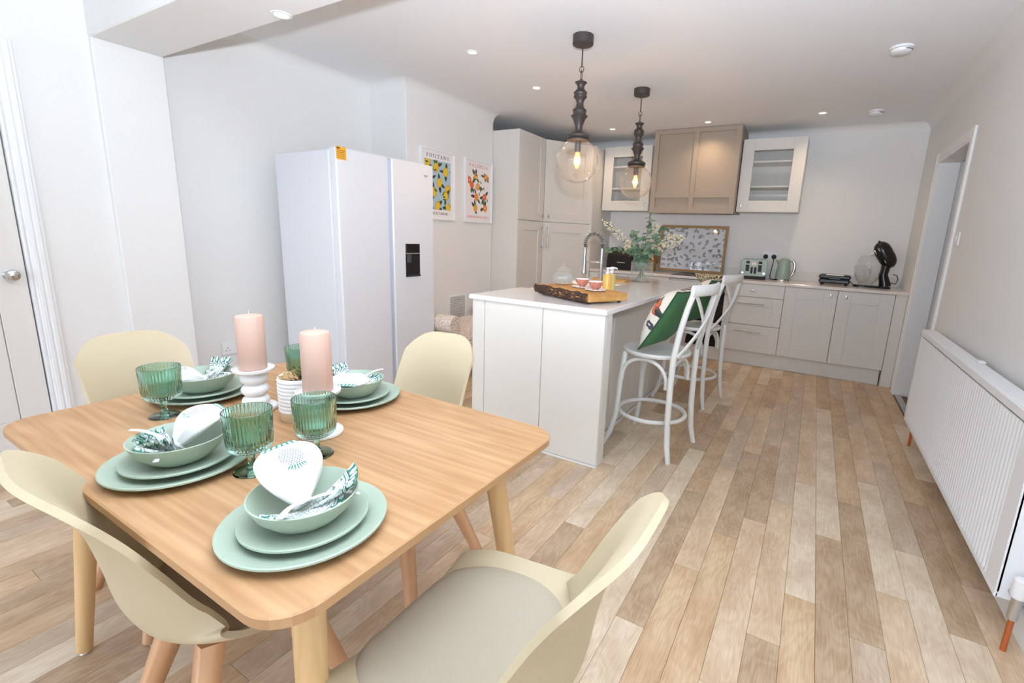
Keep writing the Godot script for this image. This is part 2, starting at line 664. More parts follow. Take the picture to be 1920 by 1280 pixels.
func build_floor() -> void:
	var st := mb()
	bxa(st, XK - 0.1, XR + 0.1, -0.10, -0.0045, ZB - 0.1, ZF + 0.1, 0.0)
	var fl := struct("floor", st, mat(rgb(120, 98, 76), 0.7))
	var known := {-3: 0.737, -2: 0.071, -1: 0.268, 0: 0.525, 1: 0.80, 2: 0.31, 3: 0.695, 4: 0.03, 5: 0.377, 6: 0.90, 7: 0.26}
	var ln := 0.975
	var all := []
	var r2 := RandomNumberGenerator.new()
	r2.seed = 5
	for k in range(-36, 9):
		var x0 := -0.0315 + 0.1 * k
		var x1 := x0 + 0.1
		if x0 > XR - 0.01 or x1 < XK + 0.01:
			continue
		x0 = maxf(x0, XK)
		x1 = minf(x1, XR)
		var o: float = known[k] if known.has(k) else fposmod(k * 0.41 + r2.randf() * 0.22, ln)
		for j in range(-3, 8):
			var za := -(o + ln * j)          # near end
			var zb := za - ln                # far end
			za = minf(za, ZF)
			zb = maxf(zb, ZB)
			if za - zb < 0.01:
				continue
			var tone := r2.randi() % 6
			var c := Vector2((x0 + x1) * 0.5, (za + zb) * 0.5)
			var rank := c.length()
			if c.y > 0.1:
				rank += 20.0
			if c.y > -0.55 and c.x > -0.35 or c.x < -3.42 or c.y < -5.3 or (c.x < -1.1 and c.x > -1.8 and c.y < -2.6 and c.y > -4.4):
				rank += 10.0
			all.append([rank, x0, x1, zb, za, tone, r2.randf()])
	all.sort_custom(func(a, b): return a[0] < b[0])
	var shared := {}
	var rest := []
	for i in 6:
		rest.append(mb())
	for i in all.size():
		var a: Array = all[i]
		var key := "%.3f %.3f %.1f" % [a[2] - a[1], a[4] - a[3], roundf(a[6] * 3.0)]
		if i < 296:
			if not shared.has(key):
				var s2 := mb()
				plank(s2, 0.0, a[2] - a[1], 0.0, a[4] - a[3], a[6])
				s2.generate_normals()
				shared[key] = s2.commit()
			var o := inst("plank", shared[key], M.planks[a[5]], fl)
			o.position = Vector3(a[1], 0, a[3])
		else:
			plank(rest[a[5]], a[1], a[2], a[3], a[4], a[6])
	for i in 6:
		var o := obj("far_planks", rest[i], M.planks[i], fl)
		o.set_meta("kind", "stuff")

func plank(st: SurfaceTool, x0: float, x1: float, z0: float, z1: float, off: float) -> void:
	var e := 0.0007
	var top := [Vector3(x0 + e, 0, z0 + e), Vector3(x1 - e, 0, z0 + e), Vector3(x1 - e, 0, z1 - e), Vector3(x0 + e, 0, z1 - e)]
	var bot := [Vector3(x0, -0.004, z0), Vector3(x1, -0.004, z0), Vector3(x1, -0.004, z1), Vector3(x0, -0.004, z1)]
	var flip := off > 0.5
	var uv := func(p: Vector3) -> Vector2:
		var v := (p.z - z0) / 0.975
		return Vector2((p.x - x0) / 0.1, (1.0 - v) if flip else v)
	for t in [[0, 1, 2], [0, 2, 3]]:
		for m in t:
			st.set_uv(uv.call(top[m]))
			st.add_vertex(top[m])
	for i in 4:
		var j := (i + 1) % 4
		for p in [bot[i], top[j], top[i], bot[i], bot[j], top[j]]:
			st.set_uv(uv.call(p))
			st.add_vertex(p)

func build_doors() -> void:
	# panelled door in the left wall
	var d := Node3D.new()
	d.name = "door_1"
	d.set_meta("kind", "structure")
	d.set_meta("label", "pale grey boarded door with a round chrome knob in white frame")
	add_child(d)
	var st := mb()
	for a in [[XD, XD + 0.014, 0.0, 2.07, -0.836, -0.770], [XD, XD + 0.014, 0.0, 2.07, 0.005, 0.07], [XD, XD + 0.014, 2.0, 2.066, -0.770, 0.005]]:
		bxa(st, a[0], a[1], a[2], a[3], a[4], a[5], 0.004)
	bxa(st, XD + 0.012, XD + 0.022, 0.0, 2.064, -0.822, -0.800, 0.005)
	bxa(st, XD + 0.012, XD + 0.018, 0.0, 2.064, -0.796, -0.778, 0.004)
	bxa(st, XD - 0.11, XD, 0.0, 2.0, -0.77, -0.755, 0.002)
	bxa(st, XD - 0.11, XD, 0.0, 2.0, -0.01, 0.005, 0.002)
	bxa(st, XD - 0.11, XD, 1.985, 2.0, -0.755, -0.01, 0.002)
	obj("door_frame", st, M.trim, d)
	var leafst := mb()
	var xl := XD - 0.02
	bxa(leafst, xl - 0.036, xl, 0.012, 1.98, -0.75, -0.64, 0.002)
	bxa(leafst, xl - 0.036, xl, 0.012, 1.98, -0.125, -0.015, 0.002)
	bxa(leafst, xl - 0.036, xl, 0.012, 0.23, -0.64, -0.125, 0.002)
	bxa(leafst, xl - 0.036, xl, 1.87, 1.98, -0.64, -0.125, 0.002)
	obj("door_leaf", leafst, M.doorleaf, d)
	for i in 5:
		var z0 := -0.64 + i * 0.103
		obj("plank", bx(xl - 0.030, xl - 0.006, 0.23, 1.87, z0 + 0.0015, z0 + 0.1015, 0.004), M.doorleaf, d)
	var kn := mb()
	var ax := Basis(Vector3(0, 0, 1), Vector3(1, 0, 0), Vector3(0, 1, 0))
	lathe(kn, [Vector2(0, 0), Vector2(0.026, 0), Vector2(0.026, 0.006), Vector2(0.011, 0.008), Vector2(0.010, 0.03), Vector2(0.022, 0.036), Vector2(0.028, 0.048), Vector2(0.024, 0.060), Vector2(0.012, 0.066), Vector2(0, 0.067)], 24, Vector3(xl, 0.975, -0.695), ax)
	obj("door_knob", kn, M.chrome, d)
	obj("threshold", bx(XD - 0.10, XD + 0.01, 0.0, 0.008, -0.75, -0.01, 0.003), M.trim, d)
	# dark gap filler room behind the leaf
	struct("wall_cupboard", bx(XD - 0.55, XD - 0.14, -0.05, 2.1, -0.9, 0.2, 0.0), M.wall)
	# open doorway in the right wall
	var e := Node3D.new()
	e.name = "door_2"
	e.set_meta("kind", "structure")
	e.set_meta("label", "open doorway with a white frame in the right wall")
	add_child(e)
	st = mb()
	bxa(st, XR - 0.016, XR, 0.0, 2.07, -4.125, -4.06, 0.004)
	bxa(st, XR - 0.016, XR, 0.0, 2.07, -5.125, -5.06, 0.004)
	bxa(st, XR - 0.016, XR, 2.0, 2.07, -5.06, -4.125, 0.004)
	bxa(st, XR - 0.022, XR - 0.014, 0.0, 2.06, -5.115, -5.095, 0.004)
	bxa(st, XR - 0.012, XR + 0.13, 0.0, 2.0, -4.14, -4.122, 0.002)
	bxa(st, XR - 0.012, XR + 0.13, 0.0, 2.0, -5.065, -5.045, 0.002)
	bxa(st, XR - 0.012, XR + 0.13, 1.985, 2.003, -5.05, -4.13, 0.002)
	obj("door_frame", st, M.trim, e)
	obj("threshold", bx(XR, XR + 0.05, 0.0, 0.008, -5.045, -4.14, 0.003), M.steel, e)

# ---------------------------------------------------------------- kitchen furniture
# shaker front in local axes: width along x, height along y, face at +z; origin at lower left of the back
func shaker(parent: Node, called: String, w: float, h: float, m: Material, rail := 0.09, at := Transform3D.IDENTITY, glass := false) -> MeshInstance3D:
	var st := mb()
	var d := 0.02
	bxa(st, 0.0015, rail, 0.0015, h - 0.0015, 0, d, 0.0015)
	bxa(st, w - rail, w - 0.0015, 0.0015, h - 0.0015, 0, d, 0.0015)
	bxa(st, rail, w - rail, 0.0015, rail, 0, d, 0.0015)
	bxa(st, rail, w - rail, h - rail, h - 0.0015, 0, d, 0.0015)
	if not glass:
		bxa(st, rail - 0.002, w - rail + 0.002, rail - 0.002, h - rail + 0.002, 0.002, d - 0.008, 0.0)
	var o := obj(called, st, m, parent)
	o.transform = at
	if glass:
		obj("pane", bx(rail - 0.004, w - rail + 0.004, rail - 0.004, h - rail + 0.004, 0.008, 0.012, 0.0), M.pane, o)
	return o

func knob(parent: Node, p: Vector3) -> void:
	var st := mb()
	var ax := Basis(Vector3(1, 0, 0), Vector3(0, 0, 1), Vector3(0, -1, 0))
	lathe(st, [Vector2(0, 0), Vector2(0.006, 0), Vector2(0.006, 0.014), Vector2(0.013, 0.018), Vector2(0.014, 0.024), Vector2(0, 0.028)], 12, Vector3.ZERO, ax)
	var o := obj("knob", st, M.steel, parent)
	o.position = p
	o.scale = Vector3(0.75, 1.5, 1)

func bar(parent: Node, p: Vector3, ln: float, vertical := false) -> void:
	var st := mb()
	var a := Vector3(0, 1, 0) if vertical else Vector3(1, 0, 0)
	tube(st, [-a * ln * 0.5 + Vector3(0, 0, 0.028), a * ln * 0.5 + Vector3(0, 0, 0.028)], 0.0075, 10)
	for s in [-1, 1]:
		tube(st, [a * (ln * 0.5 - 0.018) * s, a * (ln * 0.5 - 0.018) * s + Vector3(0, 0, 0.026)], 0.006, 8)
	var o := obj("handle", st, M.steel, parent)
	o.position = p

func build_kitchen_run() -> void:
	var zf := -5.30        # carcass front, doors are 20 mm
	var zk := ZB + 0.004
	# drawer unit
	var u := thing("drawer_unit", "off-white kitchen drawer unit of three drawers right of the oven", "drawer unit")
	obj("carcass", bx(-0.798, -0.230, 0.15, 0.872, zk, zf, 0.0), M.cab, u)
	for a in [[0.740, 0.134, true], [0.445, 0.290, false], [0.155, 0.285, false]]:
		var dr := shaker(u, "drawer", 0.572, a[1], M.cab, 0.09 if not a[2] else 0.05, Transform3D(Basis.IDENTITY, Vector3(-0.800, a[0], zf)))
		if a[2]:
			dr.mesh = obj_mesh(bx(0.0015, 0.5705, 0.0015, a[1] - 0.0015, 0, 0.02, 0.002))
			knob(dr, Vector3(0.27, 0.07, 0.02))
			dr.get_child(0).scale = Vector3(1.5, 0.75, 1)
		else:
			bar(dr, Vector3(0.27, a[1] - 0.06, 0.02), 0.265)
	# two door units
	var xs := [[-0.227, 0.231, 0.402, "off-white base cabinet with one panelled door between drawers and end cabinet"], [0.233, 0.683, 0.07, "off-white base cabinet with one panelled door at the end by the doorway"]]
	for a in xs:
		var b := thing("base_cabinet", a[3], "cabinet", Vector3.ZERO, 0.0, "base cabinets along the back wall")
		obj("carcass", bx(a[0], a[1] - 0.001, 0.15, 0.872, zk, zf, 0.0), M.cab, b)
		var dr := shaker(b, "door", a[1] - a[0], 0.719, M.cab, 0.112, Transform3D(Basis.IDENTITY, Vector3(a[0], 0.154, zf)))
		knob(dr, Vector3(a[2], 0.665, 0.02))
	# units left of the oven
	var c := thing("base_cabinet", "off-white base cabinet below worktop in the far corner behind island", "cabinet", Vector3.ZERO, 0.0, "base cabinets along the back wall")
	obj("carcass", bx(-2.40, -1.405, 0.15, 0.872, zk, zf, 0.0), M.cab, c)
	shaker(c, "door", 0.50, 0.56, M.cab, 0.09, Transform3D(Basis.IDENTITY, Vector3(-2.40, 0.155, zf)))
	shaker(c, "door", 0.49, 0.56, M.cab, 0.09, Transform3D(Basis.IDENTITY, Vector3(-1.897, 0.155, zf)))
	for x in [[-2.40, 0.5], [-1.897, 0.49]]:
		var dr := obj("drawer", bx(0.0015, x[1] - 0.0015, 0.0, 0.15, 0, 0.02), M.cab, c)
		dr.position = Vector3(x[0], 0.72, zf)
		knob(dr, Vector3(x[1] * 0.5, 0.075, 0.02))
	# oven
	var ov := thing("built_in_oven", "black built-in oven under the hob beside the drawers", "oven")
	obj("body", bx(-1.402, -0.802, 0.15, 0.872, zk, zf, 0.0), M.blackmatt, ov)
	obj("control_panel", bx(-1.40, -0.804, 0.76, 0.870, zf, zf + 0.02), M.steel, ov)
	var od := obj("oven_door", bx(-1.40, -0.804, 0.165, 0.755, zf, zf + 0.022), M.black, ov)
	bar(od, Vector3(-1.10, 0.69, zf + 0.022), 0.46)
	for k in 3:
		var kk := mb()
		lathe(kk, [Vector2(0, 0), Vector2(0.018, 0), Vector2(0.016, 0.02), Vector2(0, 0.021)], 14, Vector3(-1.28 + k * 0.18, 0.815, zf + 0.02), Basis(Vector3(1, 0, 0), Vector3(0, 0, 1), Vector3(0, -1, 0)))
		obj("knob", kk, M.steel, ov)
	# plinth, end panel and worktop
	tag(obj("plinth", bx(-2.40, 0.676, 0.0, 0.149, -5.34, -5.322), M.cab), "off-white plinth board under the back wall cabinets", "plinth")
	tag(obj("end_panel", bx(0.686, XR - 0.0015, 0.0, 0.874, zk, -5.29), M.cab), "narrow off-white end panel beside the doorway frame", "panel")
	var wt := mb()
	bxa(wt, -2.40, XR - 0.0015, 0.875, CT, zk, -5.262, 0.004)
	tag(obj("back_worktop", wt, M.quartzb), "white worktop along the back wall under kettle and toaster", "worktop")
	tag(obj("upstand", bx(-2.40, 0.765, CT, CT + 0.10, zk, ZB + 0.016, 0.002), M.cab), "low white upstand strip along the wall behind back worktop", "upstand")
	# wall cabinets with glass doors
	for a in [[-2.385, -1.795, 0.55, "white glass-fronted wall cabinet left of the cooker hood"], [-0.820, -0.222, 0.045, "white glass-fronted wall cabinet right of the cooker hood"]]:
		var b := thing("wall_cabinet", a[3], "cabinet", Vector3.ZERO, 0.0, "glass wall cabinets")
		var st := mb()
		var z0 := ZB + 0.003
		var z1 := -5.522
		bxa(st, a[0], a[0] + 0.018, 1.615, 2.345, z0, z1, 0.001)
		bxa(st, a[1] - 0.018, a[1], 1.615, 2.345, z0, z1, 0.001)
		bxa(st, a[0] + 0.018, a[1] - 0.018, 1.615, 1.633, z0, z1, 0.001)
		bxa(st, a[0] + 0.018, a[1] - 0.018, 2.327, 2.345, z0, z1, 0.001)
		bxa(st, a[0] + 0.018, a[1] - 0.018, 1.633, 2.327, z0, z0 + 0.01, 0.0)
		obj("carcass", st, M.cabwarm, b)
		for y in [1.865, 2.115]:
			obj("shelf", bx(a[0] + 0.019, a[1] - 0.019, y, y + 0.018, z0 + 0.011, z1 - 0.02, 0.001), M.cabwarm, b)
		var dr := shaker(b, "door", a[1] - a[0], 0.735, M.cabwarm, 0.116, Transform3D(Basis.IDENTITY, Vector3(a[0], 1.612, z1 + 0.001)), true)
		knob(dr, Vector3(a[2], 0.068, 0.02))
	# cooker hood housing
	var h := thing("cooker_hood", "taupe panelled cooker hood housing between the two glass cabinets", "cooker hood")
	obj("housing", bx(-1.742, -0.828, 1.60, HC - 0.003, ZB + 0.003, -5.40, 0.002), M.hood, h)
	var fr := mb()
	var fz0 := -5.40
	var fz1 := -5.382
	bxa(fr, -1.742, -1.686, 1.585, HC - 0.004, fz0, fz1, 0.001)
	bxa(fr, -0.884, -0.828, 1.585, HC - 0.004, fz0, fz1, 0.001)
	bxa(fr, -1.305, -1.255, 1.585, HC - 0.004, fz0, fz1, 0.001)
	for x in [[-1.686, -1.305], [-1.255, -0.884]]:
		bxa(fr, x[0], x[1], HC - 0.05, HC - 0.004, fz0, fz1, 0.001)
		bxa(fr, x[0], x[1], 1.75, 1.815, fz0, fz1, 0.001)
		bxa(fr, x[0], x[1], 1.585, 1.645, fz0, fz1, 0.001)
	obj("front_frame", fr, M.hood, h)
	# tall larder units: one along the left wall and one across the corner
	var yt := 2.325
	var ys := 1.432
	var t := thing("tall_cabinet", "tall off-white larder cabinet beside the orange print wall", "cabinet", Vector3.ZERO, 0.0, "tall larder cabinets")
	obj("carcass", bx(XK + 0.003, -2.792, 0.002, yt, -4.735, -4.223, 0.001), M.cab, t)
	obj("side_panel", bx(XK + 0.003, -2.770, 0.0, yt, -4.220, -4.202, 0.001), M.cabwarm, t)
	t.get_child(0).position.x = 0.0
	var face_x := Basis(Vector3(0, 0, -1), Vector3(0, 1, 0), Vector3(1, 0, 0))
	var up := shaker(t, "upper_door", 0.513, yt - ys - 0.002, M.cabwarm, 0.10, Transform3D(face_x, Vector3(-2.790, ys + 0.002, -4.222)))
	knob(up, Vector3(0.473, 0.06, 0.02))
	var lo := shaker(t, "lower_door", 0.513, ys - 0.154, M.cabwarm, 0.10, Transform3D(face_x, Vector3(-2.790, 0.152, -4.222)))
	bar(lo, Vector3(0.473, ys - 0.154 - 0.175, 0.02), 0.24, true)
	var cc := thing("tall_cabinet", "tall off-white corner larder cabinet set at an angle behind the tap", "cabinet", Vector3.ZERO, 0.0, "tall larder cabinets")
	var p0 := Vector2(-2.770, -4.740)
	var p1 := Vector2(-2.425, -5.27)
	var dirv := (p1 - p0).normalized()
	var nrm := Vector2(-dirv.y, dirv.x)
	if nrm.x < 0.0:
		nrm = -nrm
	var poly := PackedVector2Array([p0 - nrm * 0.022, p1 - nrm * 0.022, Vector2(-2.42, ZB + 0.003), Vector2(XK + 0.003, ZB + 0.003), Vector2(XK + 0.003, -4.738), Vector2(-2.795, -4.738)])
	obj("carcass", prism(mb(), poly, 0.002, yt), M.cab, cc)
	obj("side_panel", bx(-2.430, -2.404, 0.0, yt, ZB + 0.003, -5.262, 0.001), M.cabwarm, cc)
	var wdt := p0.distance_to(p1)
	var bd := Basis(Vector3(dirv.x, 0, dirv.y), Vector3.UP, Vector3(nrm.x, 0, nrm.y))
	var base := Vector3(p0.x, 0, p0.y) - Vector3(nrm.x, 0, nrm.y) * 0.021
	up = shaker(cc, "upper_door", wdt - 0.004, yt - ys - 0.002, M.cabwarm, 0.11, Transform3D(bd, base + Vector3(0, ys + 0.002, 0)))
	knob(up, Vector3(0.05, 0.06, 0.02))
	lo = shaker(cc, "lower_door", wdt - 0.004, ys - 0.154, M.cabwarm, 0.11, Transform3D(bd, base + Vector3(0, 0.152, 0)))
	bar(lo, Vector3(0.05, ys - 0.154 - 0.175, 0.02), 0.24, true)

func obj_mesh(st: SurfaceTool) -> Mesh:
	st.generate_normals()
	return st.commit()

func build_island() -> void:
	var i := thing("kitchen_island", "cream panelled kitchen island with knee space on the stool side", "island")
	var z0 := -4.46
	# front end, two boards with a groove and a corner post
	var back := bx(-1.786, -0.936, 0.0, 0.876, -2.30, -2.276, 0.0)
	obj("end_board", back, M.island, i)
	for a in [[-1.802, -1.712], [-1.708, -1.302], [-1.298, -0.918]]:
		obj("panel", bx(a[0], a[1], 0.012, 0.878, -2.276, -2.256, 0.003), M.island, i)
	obj("end_cap", bx(-0.936, -0.918, 0.0, 0.878, -2.36, -2.277, 0.002), M.island, i)
	obj("sealant_strip", bx(-1.802, -0.916, 0.0, 0.010, -2.276, -2.251, 0.002), M.trim, i)
	obj("carcass", bx(-1.786, -1.085, 0.0, 0.600, z0, -2.302, 0.0), M.island, i)
	obj("carcass_front", bx(-1.786, -1.085, 0.600, 0.876, -2.80, -2.302, 0.0), M.island, i)
	obj("carcass_rear", bx(-1.786, -1.085, 0.600, 0.876, z0, -3.66, 0.0), M.island, i)
	obj("carcass_right", bx(-1.30, -1.085, 0.600, 0.876, -3.66, -2.80, 0.0), M.island, i)
	for k in 5:
		var za := -2.364 - k * 0.42
		obj("side_panel", bx(-1.085, -1.067, 0.018, 0.876, za - 0.417, za, 0.002), M.island, i)
	obj("skirting_strip", bx(-1.067, -1.055, 0.0, 0.016, z0, -2.364, 0.002), M.trim, i)
	# cupboard fronts on the far side of the island, facing the larder
	var fx := Basis(Vector3(0, 0, 1), Vector3(0, 1, 0), Vector3(-1, 0, 0))
	for a in [[-4.45, 0.38], [-4.065, 0.40]]:
		shaker(i, "door", a[1], 0.71, M.island, 0.09, Transform3D(fx, Vector3(-1.787, 0.15, a[0])))
	# worktop with the notch for the sink
	var poly := PackedVector2Array([Vector2(-1.815, -2.238), Vector2(-0.905, -2.238), Vector2(-0.905, -4.52), Vector2(-1.815, -4.52), Vector2(-1.815, -3.62), Vector2(-1.36, -3.62), Vector2(-1.36, -2.82), Vector2(-1.815, -2.82)])
	tag(obj("island_worktop", prism(mb(), poly, 0.878, CT, 0.004), M.quartz), "glossy white island worktop cut out around the sink", "worktop")
	# butler sink
	var s := thing("butler_sink", "white ceramic butler sink set into the island", "sink")
	var st := mb()
	var y0 := 0.64
	var y1 := 0.888
	bxa(st, -1.83, -1.795, y0, y1, -3.615, -2.825, 0.01)
	bxa(st, -1.40, -1.365, y0, y1, -3.615, -2.825, 0.01)
	bxa(st, -1.797, -1.40, y0, y1, -2.86, -2.825, 0.01)
	bxa(st, -1.797, -1.40, y0, y1, -3.615, -3.58, 0.01)
	bxa(st, -1.797, -1.40, y0 - 0.01, y0 + 0.03, -3.60, -2.84, 0.005)
	obj("basin", st, M.ceramic, s)
	obj("drain", lathe(mb(), [Vector2(0, 0), Vector2(0.04, 0), Vector2(0.04, 0.004), Vector2(0.015, 0.003), Vector2(0, 0.002)], 20, Vector3(-1.6, y0 + 0.03, -3.2)), M.steel, s)

func build_fridge() -> void:
	var f := thing("fridge_freezer", "tall white side-by-side fridge freezer with a water dispenser", "fridge freezer")
	obj("body", bx(-3.355, -2.775, 0.03, 1.755, -2.875, -2.015, 0.006), M.fridge, f)
	obj("top_cover", bx(-2.86, -2.715, 1.756, 1.768, -2.86, -2.03, 0.004), M.fridge, f)
	for a in [[-2.425, -2.012], [-2.880, -2.462]]:
		var d := obj("door", bx(-2.768, -2.700, 0.05, 1.770, a[0], a[1], 0.008), M.fridge, f)
		if a[0] < -2.5:
			# dispenser
			var st := mb()
			var dy0 := 0.921
			var dy1 := 1.172
			var za := -2.720
			var zb := -2.573
			bxa(st, -2.7005, -2.697, dy0, dy1, za, zb, 0.002)
			obj("dispenser_panel", st, M.black, d)
			obj("dispenser_screen", bx(-2.697, -2.694, 1.105, 1.168, za + 0.004, zb - 0.004, 0.001), M.black, d)
			obj("dispenser_lip", bx(-2.697, -2.688, 1.096, 1.103, za + 0.004, zb - 0.004, 0.001), M.steel, d)
			obj("dispenser_paddle", bx(-2.697, -2.690, 1.03, 1.09, -2.625, -2.585, 0.002), mat(rgb(70, 70, 74), 0.3), d)
			obj("dispenser_tray", bx(-2.697, -2.685, dy0 + 0.004, dy0 + 0.016, za + 0.004, zb - 0.004, 0.002), mat(rgb(40, 42, 52), 0.3), d)
			var bm := mat(rgb(132, 132, 136), 0.4, 0.4)
			var mk := mb()
			for q in [[0.0, 0.007], [0.008, 0.005], [0.015, 0.006], [0.023, 0.005], [0.031, 0.007]]:
				bxa(mk, -2.7002, -2.6995, 1.683, 1.690 + (q[1] - 0.005), -2.778 - q[0] - q[1], -2.778 - q[0], 0.0)
			obj("badge", mk, bm, d)
			obj("badge_stroke", tube(mb(), arc(Vector3(-2.699, 1.684, -2.796), Vector3(0, 0, 1.7), Vector3(0, 1, 0), 0.009, 190, 350, 10), 0.0011, 5), bm, d)
	obj("grip_channel", bx(-2.765, -2.735, 0.06, 1.76, -2.462, -2.425, 0.002), mat(rgb(214, 222, 240), 0.3), f)
	for z in [-2.80, -2.10]:
		for x in [-3.28, -2.82]:
			obj("foot", bx(x - 0.03, x + 0.03, 0.0, 0.03, z - 0.03, z + 0.03), M.blackmatt, f)
	# yellow sticker
	var s := thing("energy_sticker", "small yellow printed sticker on the fridge's top corner", "sticker")
	obj("paper", bx(-2.6995, -2.6985, 1.692, 1.770, -2.088, -2.014, 0.0), mat(rgb(238, 176, 52), 0.6), s)
	var ln := mb()
	for k in 5:
		var y := 1.744 - k * 0.0105
		bxa(ln, -2.6985, -2.698, y, y + (0.004 if k < 2 else 0.0025), -2.078 + 0.006 * (k % 2), -2.022, 0.0)
	obj("print_lines", ln, mat(rgb(150, 98, 22), 0.6), s)
	obj("print_badge", bx(-2.6985, -2.698, 1.755, 1.764, -2.042, -2.020, 0.0), mat(rgb(70, 44, 20), 0.6), s)

func text(what: String, size: float, m: Material, parent: Node, at: Vector3, turn := 0.0, font := "Droid Sans") -> MeshInstance3D:
	var tm := TextMesh.new()
	tm.text = what
	var f := SystemFont.new()
	f.font_names = PackedStringArray([font])
	tm.font = f
	tm.font_size = 64
	tm.pixel_size = size / 64.0
	tm.depth = 0.0008
	var o := inst("lettering", tm, m, parent)
	o.position = at
	o.rotation.y = turn
	return o

func build_lights() -> void:
	var warm := Color(1.0, 0.87, 0.73)
	var lampm := mat(rgb(255, 250, 240), 0.4)
	lampm.emission_enabled = true
	lampm.emission = Color(1.0, 0.93, 0.84)
	lampm.emission_energy_multiplier = 2.2
	var places := [[Vector3(-2.22, HC, -2.755), "recessed ceiling downlight nearest the fridge"], [Vector3(-2.21, HC, -3.585), "recessed ceiling downlight left of the nearer pendant"], [Vector3(-2.17, HC, -5.17), "recessed ceiling downlight in front of the left glass cabinet"], [Vector3(-1.14, HC, -5.19), "recessed ceiling downlight in front of the cooker hood"], [Vector3(-0.127, HC, -5.19), "recessed ceiling downlight in front of the right glass cabinet"], [Vector3(-2.20, 2.18, -1.40), "recessed downlight in the underside of the white beam"]]
	for p in places:
		var d := thing("downlight", p[1], "downlight", p[0], 0.0, "recessed downlights")
		obj("trim_ring", lathe(mb(), [Vector2(0.030, 0.0), Vector2(0.030, -0.004), Vector2(0.041, -0.003), Vector2(0.043, 0.0)], 28), M.trim, d)
		obj("lens", lathe(mb(), [Vector2(0, -0.0015), Vector2(0.030, -0.0015), Vector2(0.030, 0.0), Vector2(0, 0.0)], 24), lampm, d)
		var l := SpotLight3D.new()
		l.name = "lamp"
		l.position = Vector3(0, -0.012, 0)
		l.rotation.x = -PI / 2
		l.spot_angle = 68.0
		l.spot_range = 8.0
		l.spot_attenuation = 2.0
		l.light_color = warm
		l.light_energy = 0.44
		l.light_size = 0.05
		l.shadow_enabled = true
		d.add_child(l)
	# pendants
	var filament := mat(rgb(255, 200, 120), 0.4)
	filament.emission_enabled = true
	filament.emission = Color(1.0, 0.66, 0.28)
	filament.emission_energy_multiplier = 5.0
	for a in [[Vector3(-1.415, HC, -2.82), "nearer bronze pendant lamp with turned stem and glass globe"], [Vector3(-1.415, HC, -3.935), "farther bronze pendant lamp with turned stem and glass globe"]]:
		var p := thing("pendant_lamp", a[1], "pendant lamp", a[0], 0.0, "pendant lamps over the island")
		obj("ceiling_rose", lathe(mb(), [Vector2(0, -0.052), Vector2(0.060, -0.052), Vector2(0.064, -0.048), Vector2(0.064, 0.0), Vector2(0, 0.0)], 32), M.bronze, p)
		var sb := mb()
		tube(sb, [Vector3(0, -0.046, 0), Vector3(0, -0.175, 0)], 0.004, 8)
		obj("rod", sb, M.bronze, p)
		for k in 3:
			var cl := mb()
			var u := Vector3(1, 0, 0) if k % 2 == 0 else Vector3(0, 0, 1)
			var c := Vector3(0, -0.188 - k * 0.037, 0)
			var ring := []
			for q in 16:
				var w := TAU * q / 16.0
				ring.append(c + u * cos(w) * (0.015 if k != 1 else 0.009) + Vector3(0, sin(w) * (0.018 if k != 1 else 0.030), 0))
			tube(cl, ring, 0.0023, 6, true)
			obj("chain_link", cl, M.bronze, p)
		var pr := []
		for v in [[0.0, -0.605], [0.062, -0.605], [0.064, -0.598], [0.058, -0.592], [0.066, -0.584], [0.066, -0.574], [0.054, -0.562], [0.030, -0.552], [0.022, -0.545], [0.021, -0.53], [0.024, -0.51], [0.034, -0.475], [0.041, -0.462], [0.043, -0.457], [0.036, -0.452], [0.034, -0.442], [0.035, -0.428], [0.037, -0.425], [0.035, -0.420], [0.026, -0.410], [0.022, -0.395], [0.021, -0.378], [0.026, -0.362], [0.034, -0.350], [0.035, -0.345], [0.033, -0.336], [0.034, -0.326], [0.036, -0.323], [0.030, -0.312], [0.022, -0.300], [0.021, -0.286], [0.026, -0.272], [0.032, -0.265], [0.032, -0.262], [0.0, -0.262]]:
			pr.append(Vector2((0.0215 + (v[0] - 0.021) * 1.45) if v[0] > 0.019 and v[0] < 0.05 else v[0] * 1.13, v[1]))
		obj("turned_stem", lathe(mb(), pr, 32), M.bronze, p)
		obj("bulb_holder", lathe(mb(), [Vector2(0, -0.672), Vector2(0.018, -0.672), Vector2(0.0195, -0.668), Vector2(0.0195, -0.606), Vector2(0, -0.606)], 24), M.bronze, p)
		var gp := []
		for k in 25:
			var w := deg_to_rad(lerpf(-90, 64, k / 24.0))
			gp.append(Vector2(0.136 * cos(w), -0.727 + 0.136 * sin(w)))
		for k in 25:
			var w := deg_to_rad(lerpf(64, -90, k / 24.0))
			gp.append(Vector2(0.133 * cos(w), -0.727 + 0.133 * sin(w)))
		obj("glass_globe", lathe(mb(), gp, 48), M.globe, p)
		var bp := []
		for v in [[0.0, -0.772], [0.006, -0.772], [0.013, -0.760], [0.018, -0.745], [0.021, -0.728], [0.019, -0.705], [0.014, -0.685], [0.012, -0.672], [0.0, -0.672]]:
			bp.append(Vector2(v[0], v[1]))
		var bulbm: StandardMaterial3D = M.clearglass.duplicate()
		bulbm.albedo_color = Color(1.0, 0.84, 0.55, 0.18)
		obj("bulb", lathe(mb(), bp, 24), bulbm, p)
		var fl := mb()
		for k in 4:
			var w := TAU * k / 4.0
			tube(fl, [Vector3(cos(w) * 0.004, -0.675, sin(w) * 0.004), Vector3(cos(w) * 0.010, -0.72, sin(w) * 0.010), Vector3(cos(w) * 0.005, -0.762, sin(w) * 0.005)], 0.0024, 6)
		obj("filament", fl, filament, p)
		var l := OmniLight3D.new()
		l.name = "lamp"
		l.position = Vector3(0, -0.722, 0)
		l.light_color = Color(1.0, 0.74, 0.42)
